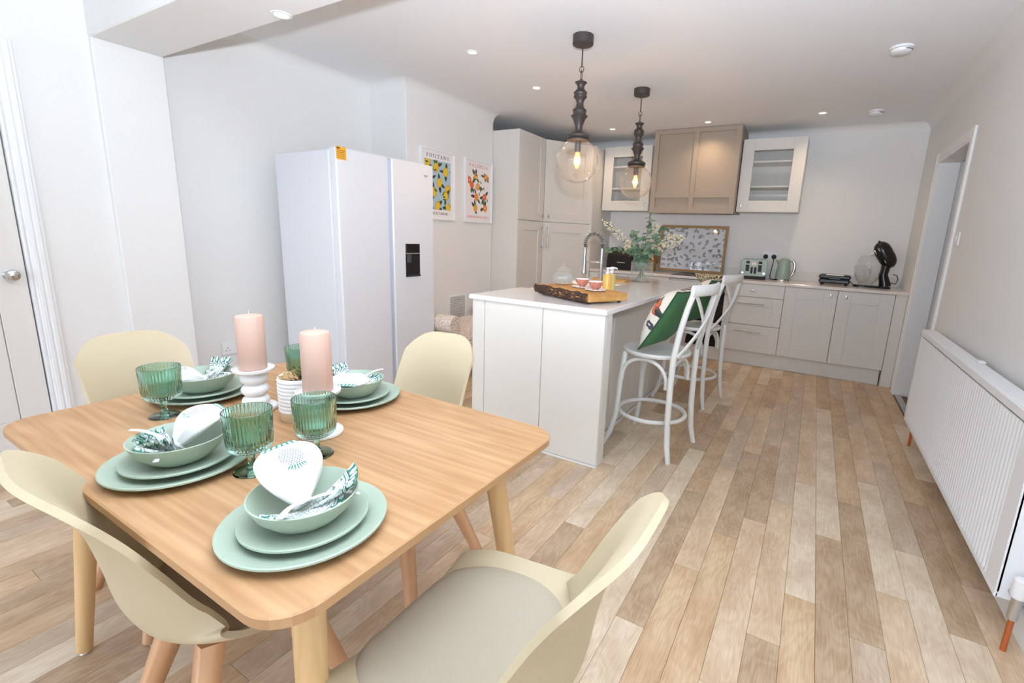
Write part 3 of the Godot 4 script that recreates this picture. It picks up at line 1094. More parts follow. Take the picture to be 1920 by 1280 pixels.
		l.light_energy = 0.09
		l.light_size = 0.02
		l.omni_range = 9.0
		l.omni_attenuation = 2.0
		l.shadow_enabled = true
		p.add_child(l)
	for a in [[Vector3(0.279, HC, -3.74), "white smoke alarm nearer on the ceiling with a dark test slot"], [Vector3(0.289, HC, -5.27), "white smoke alarm on the ceiling close to the back wall"]]:
		var s := thing("smoke_alarm", a[1], "smoke alarm", a[0], 0.0, "ceiling smoke alarms")
		obj("base", lathe(mb(), [Vector2(0, -0.012), Vector2(0.060, -0.012), Vector2(0.062, 0.0), Vector2(0, 0)], 32), M.plastic, s)
		obj("cover", lathe(mb(), [Vector2(0, -0.036), Vector2(0.044, -0.036), Vector2(0.053, -0.030), Vector2(0.056, -0.014), Vector2(0, -0.014)], 32), M.plastic, s)
		obj("vent_slot", tube(mb(), arc(Vector3(0, -0.022, 0), Vector3(1, 0, 0), Vector3(0, 0, 1), 0.0545, 10, 70, 8), 0.003, 6), mat(rgb(120, 120, 120), 0.6), s)

# ---------------------------------------------------------------- dining table and chairs
func build_table() -> void:
	var t := thing("dining_table", "oak dining table with rounded corners laid for four", "table")
	var x0 := -1.788
	var x1 := -0.556
	var z0 := -1.085
	var z1 := -0.284
	obj("table_top", prism(mb(), rrect(x0, x1, z0, z1, 0.075, 8), TT - 0.019, TT, 0.003, true, 0.9), M.table, t)
	for a in [[x0 + 0.16, x1 - 0.16, z1 - 0.145, z1 - 0.127], [x0 + 0.16, x1 - 0.16, z0 + 0.127, z0 + 0.145], [x0 + 0.13, x0 + 0.148, z0 + 0.16, z1 - 0.16], [x1 - 0.148, x1 - 0.13, z0 + 0.16, z1 - 0.16]]:
		obj("apron", bx(a[0], a[1], TT - 0.075, TT - 0.0195, a[2], a[3]), M.tableleg, t)
	for sx in [0, 1]:
		for sz in [0, 1]:
			var top := Vector3(x0 + 0.138 if sx == 0 else x1 - 0.138, TT - 0.02, z0 + 0.136 if sz == 0 else z1 - 0.136)
			var foot := top + Vector3(-0.082 if sx == 0 else 0.082, 0, -0.066 if sz == 0 else 0.066)
			foot.y = 0.010
			var l := obj("leg", tube(mb(), [top, top.lerp(foot, 0.5), foot], [0.029, 0.025, 0.019], 20), M.tableleg, t)
			obj("foot_glide", lathe(mb(), [Vector2(0, 0), Vector2(0.014, 0), Vector2(0.016, 0.004), Vector2(0.013, 0.011), Vector2(0, 0.011)], 16, Vector3(foot.x, 0, foot.z)), M.chrome, l)

func chair_shell(u: float, v: float, out := 0.0) -> Vector3:
	# u runs from the front of the seat to the top of the back, v from side to side
	const Z := [-0.218, -0.202, -0.135, -0.02, 0.085, 0.155, 0.192, 0.208, 0.228, 0.262, 0.305]
	const Y := [0.418, 0.446, 0.446, 0.432, 0.430, 0.456, 0.530, 0.625, 0.720, 0.805, 0.862]
	const Wd := [0.190, 0.206, 0.228, 0.240, 0.234, 0.212, 0.184, 0.166, 0.162, 0.160, 0.150]
	const L := [0.010, 0.026, 0.046, 0.066, 0.086, 0.104, 0.096, 0.062, 0.032, 0.012, 0.002]
	u = lerpf(0.085 * pow(absf(v), 3.0), 1.0 - 0.125 * pow(absf(v), 3.2), u)
	var z := spl(Z, u)
	var y := spl(Y, u)
	var e := 0.004
	var tz := spl(Z, minf(u + e, 1.0)) - spl(Z, maxf(u - e, 0.0))
	var ty := spl(Y, minf(u + e, 1.0)) - spl(Y, maxf(u - e, 0.0))
	var n := Vector2(-ty, tz).normalized()
	var w := spl(Wd, u)
	var l := spl(L, u) * pow(absf(v), 2.2) + out
	return Vector3(w * v, y + n.y * l, z + n.x * l)

func build_chairs() -> void:
	var c := thing("dining_chair", "cream shell dining chair in the foreground with its padded seat showing", "chair", Vector3.ZERO, 0.0, "cream chairs round the dining table")
	var us := []
	for i in 65:
		us.append(i / 64.0)
	var g := []
	for u in us:
		var row := []
		for j in 33:
			row.append(chair_shell(u, lerpf(1.0, -1.0, j / 32.0)))
		g.append(row)
	obj("shell", sheet(mb(), g, 0.012), M.chairshell, c)
	# pad
	var top := []
	for i in 21:
		var row := []
		for j in 21:
			var a := i / 20.0 * 2.0 - 1.0
			var b := j / 20.0 * 2.0 - 1.0
			var q := Vector2(a * sqrt(1.0 - b * b * 0.42), b * sqrt(1.0 - a * a * 0.42))
			var edge := maxf(absf(a), absf(b))
			var p := chair_shell(0.262 + q.x * 0.215, q.y * -0.88, 0.004 + 0.020 * pow(maxf(0.0, 1.0 - pow(edge, 6.0)), 0.5))
			row.append(p)
		top.append(row)
	obj("seat_pad", sheet(mb(), top, 0.003), M.chairpad, c)
	# wooden base
	for q in [PI / 4, -PI / 4]:
		obj("seat_support", box(mb(), Vector3(0, 0.400, -0.01), Vector3(0.30, 0.022, 0.030), 0.003, Basis(Vector3.UP, q)), M.beech, c)
	for sx in [-1, 1]:
		for sz in [-1, 1]:
			var a := Vector3(0.088 * sx, 0.416, 0.088 * sz - 0.01)
			var b := Vector3(0.215 * sx, 0.0, 0.205 * sz - 0.01)
			var st := mb()
			tube(st, [a, a.lerp(b, 0.3), b], [0.034, 0.030, 0.020], 4, false, 0.9, Vector3(sx, 0, sz).cross(Vector3.UP).normalized().rotated(Vector3.UP, PI / 4))
			st.set_smooth_group(-1)
			obj("leg", st, M.beech, c)
	c.position = Vector3(-0.452, 0, -0.615)
	c.rotation.y = PI / 2
	dup(c, Vector3(-1.060, 0, -0.468), -0.14, "cream shell dining chair at lower left with its curved back to viewer")
	dup(c, Vector3(-1.22, 0, -1.12), PI + 0.12, "cream shell dining chair across the table in front of the fridge")
	dup(c, Vector3(-1.83, 0, -0.68), -PI / 2, "cream shell dining chair at the table end nearest the panelled door")

# ---------------------------------------------------------------- place settings
func plate_profile(r: float, h: float, t := 0.005) -> Array:
	return [Vector2(0, 0), Vector2(r * 0.62, 0), Vector2(r * 0.80, h * 0.35), Vector2(r * 0.95, h * 0.8), Vector2(r, h - t * 0.2), Vector2(r, h + t * 0.5), Vector2(r * 0.985, h + t * 0.8), Vector2(r * 0.93, h * 0.8 + t), Vector2(r * 0.78, h * 0.35 + t), Vector2(r * 0.60, t), Vector2(0, t)]

func napkin_print() -> Array:
	# the pouch: white with a pineapple and a teal tip
	var teal := rgb(60, 128, 112)
	var a := blank(160, 200, rgb(246, 245, 241))
	a.fill_rect(Rect2i(0, 0, 160, 14), teal)
	for k in 7:
		ell(a, 12 + k * 23, 7, 8, 4.5, 0.3, rgb(240, 244, 242))
	for iy in 11:
		for ix in 9:
			var x := 52.0 + ix * 7 + (3.5 if iy % 2 == 1 else 0.0)
			var y := 34.0 + iy * 6
			var d := Vector2((x - 81) / 28.0, (y - 64) / 36.0)
			if d.length() < 1.0:
				ell(a, x, y, 2.9, 2.0, 0.7, rgb(112, 140, 132) if (ix + iy) % 3 else rgb(192, 136, 150))
	for k in 7:
		leaf(a, 81 + (k - 3) * 5, 96, 22 - absi(k - 3) * 2, 1.9, PI / 2 - (k - 3) * 0.26, teal)
	# the fan: teal and white blocks, stripes and a speckled field
	var b := blank(200, 120, rgb(232, 238, 234))
	var r := RandomNumberGenerator.new()
	r.seed = 3
	for k in 420:
		ell(b, r.randf() * 200, r.randf_range(28, 120), r.randf_range(1.5, 3.6), r.randf_range(1.0, 2.2), r.randf() * 3.0, [teal, rgb(38, 92, 84), rgb(150, 176, 168), rgb(196, 150, 166)][r.randi() % 4])
	b.fill_rect(Rect2i(0, 0, 200, 20), teal)
	for k in 14:
		ell(b, 8 + k * 14.5, 9.5, 4.6, 9.0, 0.0, rgb(244, 247, 245))
	for q in [[20, 2, rgb(40, 92, 84)], [24, 2, rgb(176, 150, 162)], [28, 3, rgb(70, 130, 116)], [33, 2, rgb(206, 214, 210)]]:
		b.fill_rect(Rect2i(0, q[0], 200, q[1]), q[2])
	return [a, b]

func build_settings() -> void:
	var imgs := napkin_print()
	var mp := mat(Color.WHITE, 0.9)
	mp.albedo_texture = tex(imgs[0])
	var mf := mat(Color.WHITE, 0.9)
	mf.albedo_texture = tex(imgs[1])
	var places := [["on the near right corner of the table", Vector3(-0.735, TT, -0.450), deg_to_rad(0.0), 0], ["on the near left side of the table", Vector3(-1.165, TT, -0.438), deg_to_rad(-95.0), 1], ["by the right candle on the far side", Vector3(-1.215, TT, -0.93), deg_to_rad(130.0), 2], ["by the left candle at the table end", Vector3(-1.615, TT, -0.69), deg_to_rad(70.0), 3]]
	var dp: MeshInstance3D
	var sp: MeshInstance3D
	var bw: Node3D
	for i in 4:
		var where: String = places[i][0]
		var at: Vector3 = places[i][1]
		dp = obj("dinner_plate", lathe(mb(), plate_profile(0.138, 0.018), 64), M.sage)
		dp.position = at
		tag(dp, "large sage green dinner plate " + where, "plate", "sage dinner plates")
		sp = obj("side_plate", lathe(mb(), plate_profile(0.106, 0.014), 64), M.sage)
		sp.position = at + Vector3(0, 0.0115, 0)
		tag(sp, "smaller sage green plate stacked under bowl " + where, "plate", "sage side plates")
		bw = obj("bowl", lathe(mb(), [Vector2(0, 0), Vector2(0.045, 0), Vector2(0.058, 0.008), Vector2(0.078, 0.028), Vector2(0.089, 0.050), Vector2(0.0905, 0.054), Vector2(0.088, 0.055), Vector2(0.084, 0.050), Vector2(0.072, 0.030), Vector2(0.052, 0.012), Vector2(0.035, 0.007), Vector2(0, 0.006)], 64), M.sage)
		bw.position = at + Vector3(0, 0.018, 0)
		tag(bw, "sage green bowl holding a tied napkin " + where, "bowl", "sage bowls")
		napkin("white pineapple-print napkin tied with ribbon in bowl " + where, at + Vector3(0, 0.018, 0), places[i][2], i, mp, mf)
	# goblets
	var gl := [[Vector3(-0.972, TT, -0.634), "ribbed green glass goblet in front of the right candle"], [Vector3(-1.015, TT, -0.508), "ribbed green glass goblet behind the nearest napkin"], [Vector3(-1.514, TT, -0.545), "ribbed green glass goblet at the left by the door end"], [Vector3(-1.44, TT, -0.905), "ribbed green glass goblet half hidden between the two candles"]]
	for a in gl:
		var g := thing("goblet", a[1], "glass", a[0], 0.0, "green goblets")
		var pr := [Vector2(0.006, 0.049), Vector2(0.022, 0.050), Vector2(0.037, 0.054), Vector2(0.0435, 0.062), Vector2(0.0455, 0.074), Vector2(0.0465, 0.100), Vector2(0.0475, 0.128), Vector2(0.048, 0.1425), Vector2(0.0470, 0.1435), Vector2(0.0455, 0.1425), Vector2(0.0440, 0.125), Vector2(0.0425, 0.098), Vector2(0.0410, 0.076), Vector2(0.036, 0.066), Vector2(0.022, 0.060), Vector2(0, 0.059)]
		obj("cup", lathe(mb(), pr, 160, Vector3.ZERO, Basis.IDENTITY, 40, 0.0022, 3, 6), M.goblet, g)
		obj("stem", lathe(mb(), [Vector2(0.0, 0.006), Vector2(0.012, 0.008), Vector2(0.0075, 0.016), Vector2(0.0068, 0.030), Vector2(0.0085, 0.044), Vector2(0.012, 0.0492), Vector2(0, 0.0495)], 24), M.goblet, g)
		obj("foot", lathe(mb(), [Vector2(0, 0), Vector2(0.034, 0), Vector2(0.0365, 0.002), Vector2(0.035, 0.0045), Vector2(0.014, 0.008), Vector2(0, 0.009)], 40), M.goblet, g)

func napkin(label: String, at: Vector3, turn: float, i: int, mp: Material, mf: Material) -> void:
	# local: pouch leans up and back along -x, fan spreads along +x
	var n := thing("napkin", label, "napkin", at, turn, "tied napkins")
	var ln: float = [0.125, 0.115, 0.115, 0.105][i]
	var tilt: float = deg_to_rad([42.0, 36.0, 14.0, 8.0][i])
	var knot := Vector3(0.004, 0.030, 0.006)
	var ax := Vector3(-cos(tilt), sin(tilt), -0.12).normalized()
	var side := Vector3(0, 0, 1)
	var nr := side.cross(ax).normalized()
	if nr.y < 0.0:
		nr = -nr
	var grid := []
	for a in 19:
		var s := a / 18.0
		var row := []
		# from the tip (s = 0) down to the knot (s = 1)
		var k := 1.0 - s
		var w := spl([0.012, 0.030, 0.048, 0.058, 0.060, 0.053, 0.030], k)
		for b in 33:
			var t := TAU * b / 32.0
			var fold := 1.0 + 0.13 * sin(t * 6.0 + i) * pow(s, 1.6)
			var th := spl([0.010, 0.016, 0.021, 0.022, 0.018, 0.011, 0.003], k) * fold
			var bend := 0.018 * sin(PI * k)
			row.append(knot + ax * ln * k + side * cos(t) * w * fold + nr * (sin(t) * th + bend))
		grid.append(row)
	var st := mb()
	sg += 1
	st.set_smooth_group(sg)
	for a in 18:
		for b in 32:
			var q := [[a, b], [a, b + 1], [a + 1, b + 1], [a + 1, b]]
			for m in [0, 1, 2, 0, 2, 3]:
				var e: Array = q[m]
				var ang: float = TAU * e[1] / 32.0
				var up := sin(ang) >= -0.01
				st.set_uv(Vector2(0.5 + 0.5 * cos(ang), e[0] / 18.0) if up else Vector2(0.02, 0.5))
				st.add_vertex(grid[e[0]][e[1]])
	st.set_smooth_group(-1)
	obj("pouch", st, mp, n)
	# fan of pleated cloth
	var fans := [[-85.0, 85.0, 0.076, 0.020], [-72.0, -28.0, 0.100, 0.058], [45.0, 92.0, 0.082, 0.026]]
	for f in fans:
		var g := []
		for a in 9:
			var row := []
			for b in 25:
				var ang := deg_to_rad(lerpf(f[0], f[1], b / 24.0))
				var rr := lerpf(f[2], 0.008, a / 8.0)
				var wave := 0.006 * sin(b * 1.35 + i * 2.0) * (rr / 0.08)
				var lift: float = f[3] * pow(rr / f[2], 1.4)
				row.append(knot + Vector3(cos(ang) * rr * 0.92, -0.010 + lift + wave, sin(ang) * rr * 0.92))
			g.append(row)
		obj("fan", sheet(mb(), g, -0.0012, true), mf, n)
	# ribbon: knot band and two tails
	obj("ribbon_knot", tube(mb(), arc(knot + ax * 0.003, side, nr, 0.0135, 0, 345, 16), 0.0042, 8), M.ribbon, n)
	for s in [-1.0, 1.0]:
		var p := []
		for k in 10:
			var t := k / 9.0
			p.append(knot + Vector3(0.012 + 0.045 * t, 0.012 + 0.030 * t * (1.0 - t) + (0.022 if s > 0 else -0.006) * t, s * (0.010 + 0.064 * t)))
		obj("ribbon_tail", tube(mb(), p, 0.0058, 6, false, 0.15, Vector3.UP), M.ribbon, n)

func build_centrepiece() -> void:
	for a in [[Vector3(-1.072, TT, -0.713), 0.118, "white bubble-stem candle stand nearer on the right", "tall blush pink pillar candle on the right stand"], [Vector3(-1.372, TT, -0.715), 0.124, "white bubble-stem candle stand on the left behind goblet", "tall blush pink pillar candle on the left stand"]]:
		var h: float = a[1]
		var s := thing("candle_stand", a[2], "candle stand", a[0], 0.0, "bubble candle stands")
		obj("base", lathe(mb(), [Vector2(0, 0), Vector2(0.052, 0), Vector2(0.055, 0.003), Vector2(0.055, 0.009), Vector2(0.052, 0.012), Vector2(0, 0.012)], 40), M.ceramic, s)
		var pr := [Vector2(0.012, 0.011)]
		var n := 3
		var seg := (h - 0.022) / n
		for k in n:
			for q in range(1, 10):
				var t := PI * q / 10.0
				pr.append(Vector2(0.016 + 0.020 * sin(t), 0.011 + seg * (k + 0.5) - seg * 0.5 * cos(t)))
		pr.append(Vector2(0.014, h - 0.011))
		obj("stem", lathe(mb(), pr, 36), M.ceramic, s)
		obj("dish", lathe(mb(), [Vector2(0, h - 0.011), Vector2(0.040, h - 0.011), Vector2(0.053, h - 0.004), Vector2(0.0545, h + 0.003), Vector2(0.0525, h + 0.004), Vector2(0.050, h), Vector2(0, h - 0.001)], 40), M.ceramic, s)
		var c := thing("pillar_candle", a[3], "candle", a[0] + Vector3(0, h, 0), 0.0, "pillar candles")
		obj("wax", lathe(mb(), [Vector2(0, 0), Vector2(0.0345, 0), Vector2(0.036, 0.002), Vector2(0.036, 0.150), Vector2(0.0335, 0.155), Vector2(0.030, 0.1565), Vector2(0.010, 0.159), Vector2(0, 0.159)], 40), M.candle, c)
		obj("wick", tube(mb(), [Vector3(0, 0.158, 0), Vector3(0.001, 0.163, 0), Vector3(0.003, 0.167, 0.001)], 0.0012, 6), M.napkin, c)
	# ribbed pot and dried pods
	var pot := thing("ribbed_pot", "white ribbed ceramic pot with a bare clay foot between candles", "pot", Vector3(-1.215, TT, -0.755))
	var pp := [Vector2(0.044, 0.022)]
	for k in 9:
		var y := 0.026 + k * 0.0105
		pp.append(Vector2(0.0565, y))
		pp.append(Vector2(0.058, y + 0.003))
		pp.append(Vector2(0.058, y + 0.006))
		pp.append(Vector2(0.0562, y + 0.009))
	for v in [[0.056, 0.122], [0.054, 0.123], [0.051, 0.120], [0.050, 0.092], [0.0, 0.092]]:
		pp.append(Vector2(v[0], v[1]))
	obj("body", lathe(mb(), pp, 48), M.ceramic, pot)
	obj("clay_foot", lathe(mb(), [Vector2(0, 0), Vector2(0.053, 0), Vector2(0.0545, 0.002), Vector2(0.0555, 0.0255), Vector2(0, 0.0255)], 40), mat(rgb(222, 196, 164), 0.8), pot)
	var pods := [[Vector3(-0.006, 0.112, 0.028), 0.024, 0.4, M.pod, "tan dried artichoke pod at the front of the ribbed pot"], [Vector3(0.030, 0.118, -0.014), 0.022, -0.9, M.pod, "tan dried artichoke pod at the back of the ribbed pot"], [Vector3(-0.026, 0.118, -0.010), 0.021, 1.5, M.podgreen, "olive dried artichoke pod at the left of the ribbed pot"], [Vector3(0.004, 0.124, -0.030), 0.019, 2.4, M.poddark, "dark dried pod at the top of the ribbed pot"], [Vector3(0.032, 0.108, 0.022), 0.013, 0.0, M.poddark, "small dark seed head beside the tan pod in pot"]]
	for a in pods:
		var o := thing("dried_pod", a[4], "dried pod", pot.position + a[0], a[2], "dried pods in the pot")
		var r: float = a[1]
		var core := mb()
		var cp := []
		for k in 9:
			var t := PI * k / 8.0
			cp.append(Vector2(r * 0.8 * sin(t), -r * 1.0 * cos(t)))
		var lay := Basis(Vector3(0, 0, 1), deg_to_rad(62))
		lathe(core, cp, 16, Vector3.ZERO, lay)
		obj("core", core, a[3], o)
		var br := mb()
		for ring in 4:
			for k in 8:
				var w := TAU * (k + 0.5 * (ring % 2)) / 8.0
				var y0 := -r * 0.95 + ring * r * 0.42
				var rr := r * (0.62 + 0.24 * sin(PI * (ring + 1) / 5.0))
				var b0 := Vector3(cos(w), 0, sin(w))
				var tn := Vector3(-sin(w), 0, cos(w))
				var tip := b0 * (rr + r * 0.14) + Vector3(0, y0 + r * 0.72, 0)
				var l0 := b0 * rr + Vector3(0, y0, 0)
				var mid := b0 * (rr + r * 0.12) + Vector3(0, y0 + r * 0.36, 0)
				face(br, [lay * l0, lay * (mid + tn * r * 0.26), lay * tip, lay * (mid - tn * r * 0.26)], lay * b0)
		obj("bracts", br, a[3], o)
	var moss := mb()
	for k in 70:
		var w := rng.randf() * TAU
		var d := sqrt(rng.randf()) * 0.046
		var p := Vector3(cos(w) * d, 0.094 + rng.randf() * 0.010, sin(w) * d)
		var q := p + Vector3(rng.randfn() * 0.008, 0.010 + rng.randf() * 0.010, rng.randfn() * 0.008)
		tube(moss, [p, p.lerp(q, 0.5) + Vector3(rng.randfn() * 0.003, 0.002, 0), q], 0.0024, 5)
	var ms := obj("potpourri", moss, M.poddark)
	ms.position = pot.position
	tag(ms, "dark dried twigs and petals filling the ribbed pot", "potpourri")
	ms.set_meta("kind", "stuff")

# ---------------------------------------------------------------- bar stools
func build_stools() -> void:
	# local: sits facing -x, back towards +x
	var s := thing("bar_stool", "white cross-back bar stool nearer the viewer at island", "stool", Vector3(-0.775, 0, -2.775), 0.0, "cross-back bar stools")
	var ys := 0.625
	var seat := mb()
	lathe(seat, [Vector2(0, -0.030), Vector2(0.185, -0.030), Vector2(0.200, -0.024), Vector2(0.205, -0.012), Vector2(0.201, -0.002), Vector2(0.190, 0.0), Vector2(0.176, -0.004), Vector2(0, -0.007)], 48, Vector3(0, ys, 0))
	obj("seat", seat, M.stoolpaint, s)
	for sz in [-1, 1]:
		# front legs, bent outwards at the foot
		obj("leg", tube(mb(), [Vector3(-0.140, ys - 0.02, 0.140 * sz), Vector3(-0.155, 0.42, 0.155 * sz), Vector3(-0.165, 0.20, 0.166 * sz), Vector3(-0.185, 0.08, 0.186 * sz), Vector3(-0.215, 0.0, 0.212 * sz)], [0.017, 0.018, 0.018, 0.017, 0.015], 12), M.stoolpaint, s)
		# rear legs run up to become the back posts
		var pts := []
		for v in [[0.218, 0.0, 0.200], [0.196, 0.10, 0.190], [0.184, 0.25, 0.184], [0.180, 0.45, 0.182], [0.184, ys, 0.184], [0.208, 0.78, 0.190], [0.240, 0.92, 0.192], [0.262, 1.0, 0.186]]:
			pts.append(Vector3(v[0], v[1], v[2] * sz))
		obj("back_post", tube(mb(), pts, [0.015, 0.017, 0.018, 0.018, 0.018, 0.017, 0.016, 0.016], 12), M.stoolpaint, s)
	# curved top rail
	var rail := []
	for k in 13:
		var t := k / 12.0 * 2.0 - 1.0
		rail.append(Vector3(0.262 + 0.040 * (1.0 - t * t), 1.015, 0.205 * t))
	obj("top_rail", tube(mb(), rail, 0.014, 12, false, 2.3, Vector3.UP), M.stoolpaint, s)
	# crossed slats of the back
	for sz in [-1, 1]:
		var pts := []
		for k in 11:
			var t := k / 10.0
			pts.append(Vector3(lerpf(0.196, 0.272, t) + 0.035 * sin(PI * t) + 0.006 * sz, lerpf(ys + 0.005, 1.0, t), sz * lerpf(0.180, -0.165, t) * (1.0 - 0.25 * sin(PI * t) * 0.0)))
		obj("cross_slat", tube(mb(), pts, 0.017, 8, false, 0.35, Vector3(1, 0, 0)), M.stoolpaint, s)
	# bentwood arches under the seat
	for k in 4:
		var a := [[-1, 1, 1, 1], [1, 1, 1, -1], [1, -1, -1, -1], [-1, -1, -1, 1]]
		var p0 := Vector3(0.156 * a[k][0], 0, 0.156 * a[k][1])
		var p1 := Vector3(0.156 * a[k][2], 0, 0.156 * a[k][3])
		var pts := []
		for q in 15:
			var t := q / 14.0
			var w := PI * t
			var pos := p0.lerp(p1, 0.5 - 0.46 * cos(w))
			pts.append(Vector3(pos.x, ys - 0.20 + 0.155 * pow(sin(w), 0.7), pos.z))
		obj("arch_brace", tube(mb(), pts, 0.0115, 10), M.stoolpaint, s)
	var ring := []
	for k in 32:
		var w := TAU * k / 32.0
		var rr := 0.205
		ring.append(Vector3(cos(w) * rr, 0.215, sin(w) * rr))
	obj("foot_ring", tube(mb(), ring, 0.013, 10, true), M.stoolpaint, s)
	s.rotation.y = deg_to_rad(-8)
	var s2 := dup(s, Vector3(-0.785, 0, -3.84), deg_to_rad(-10), "white cross-back bar stool farther along the island")
	# cushions
	var cu := blank(220, 220, rgb(240, 234, 220))
	var dark := rgb(58, 60, 62)
	var r := RandomNumberGenerator.new()
	r.seed = 12
	for k in 30:
		var x := r.randf() * 220
		var y := r.randf() * 220
		var an := r.randf() * TAU
		if k % 4 == 0:
			ell(cu, x, y, 20, 17, an, rgb(222, 120, 78), rgb(150, 66, 60))
			leaf(cu, x, y, 34, 10, an, rgb(72, 84, 74), dark)
		elif k % 4 == 1:
			for q in 5:
				leaf(cu, x + cos(an) * q * 9, y + sin(an) * q * 9, 24, 6, an + (0.9 if q % 2 == 0 else -0.9), dark)
		elif k % 4 == 2:
			leaf(cu, x, y, 32, 9, an, rgb(120, 134, 112), rgb(90, 100, 90))
		else:
			for q in 6:
				ell(cu, x + cos(q * 1.05) * 7, y + sin(q * 1.05) * 7, 4.5, 4.5, 0, rgb(84, 78, 96))
	var mcu := mat(Color.WHITE, 0.9)
	mcu.albedo_texture = tex(cu)
	for a in [[s, "floral cushion with green velvet back on the nearer stool", 0.0], [s2, "floral cushion with green velvet back on the farther stool", 0.3]]:
		var st: Node3D = a[0]
		var c := thing("cushion", a[1], "cushion", Vector3.ZERO, 0.0, "cushions on the stools")
		var front := []
		var rear := []
		for i in 21:
			var rf := []
			var rb := []
			for j in 21:
				var u := i / 20.0 * 2.0 - 1.0
				var v := j / 20.0 * 2.0 - 1.0
				var h := 0.100 * pow(maxf(0.0, (1.0 - pow(absf(u), 2.6)) * (1.0 - pow(absf(v), 2.6))), 0.62)
				var pinch := 1.0 - 0.07 * (u * u * (1.0 - v * v) + v * v * (1.0 - u * u))
				var y := -u * 0.205 * (1.0 - 0.07 * (1.0 - v * v))
				var z := v * 0.205 * (1.0 - 0.07 * (1.0 - u * u))
				rf.append(Vector3(-h * 1.15, y, z))
				rb.append(Vector3(h * 0.55, y, z))
			front.append(rf)
			rear.append(rb)
		obj("floral_front", sheet(mb(), front, -0.001, true), mcu, c)
		obj("velvet_back", sheet(mb(), rear, 0.001), M.green, c)
		var pipe := []
		for k in 21: pipe.append(front[0][k])
		for k in range(1, 21): pipe.append(front[k][20])
		for k in range(19, -1, -1): pipe.append(front[20][k])
		for k in range(19, 0, -1): pipe.append(front[k][0])
		obj("piping", tube(mb(), pipe, 0.004, 6, true), mat(rgb(48, 78, 58), 0.8), c)
		# leaning on the back of the stool
		var lean := Basis(Vector3(0, 0, 1), deg_to_rad(-30)) 
		var lift := Transform3D(lean, Vector3(0.075, ys + 0.198, 0.0))
		c.transform = Transform3D(Basis(Vector3.UP, st.rotation.y), st.position) * lift

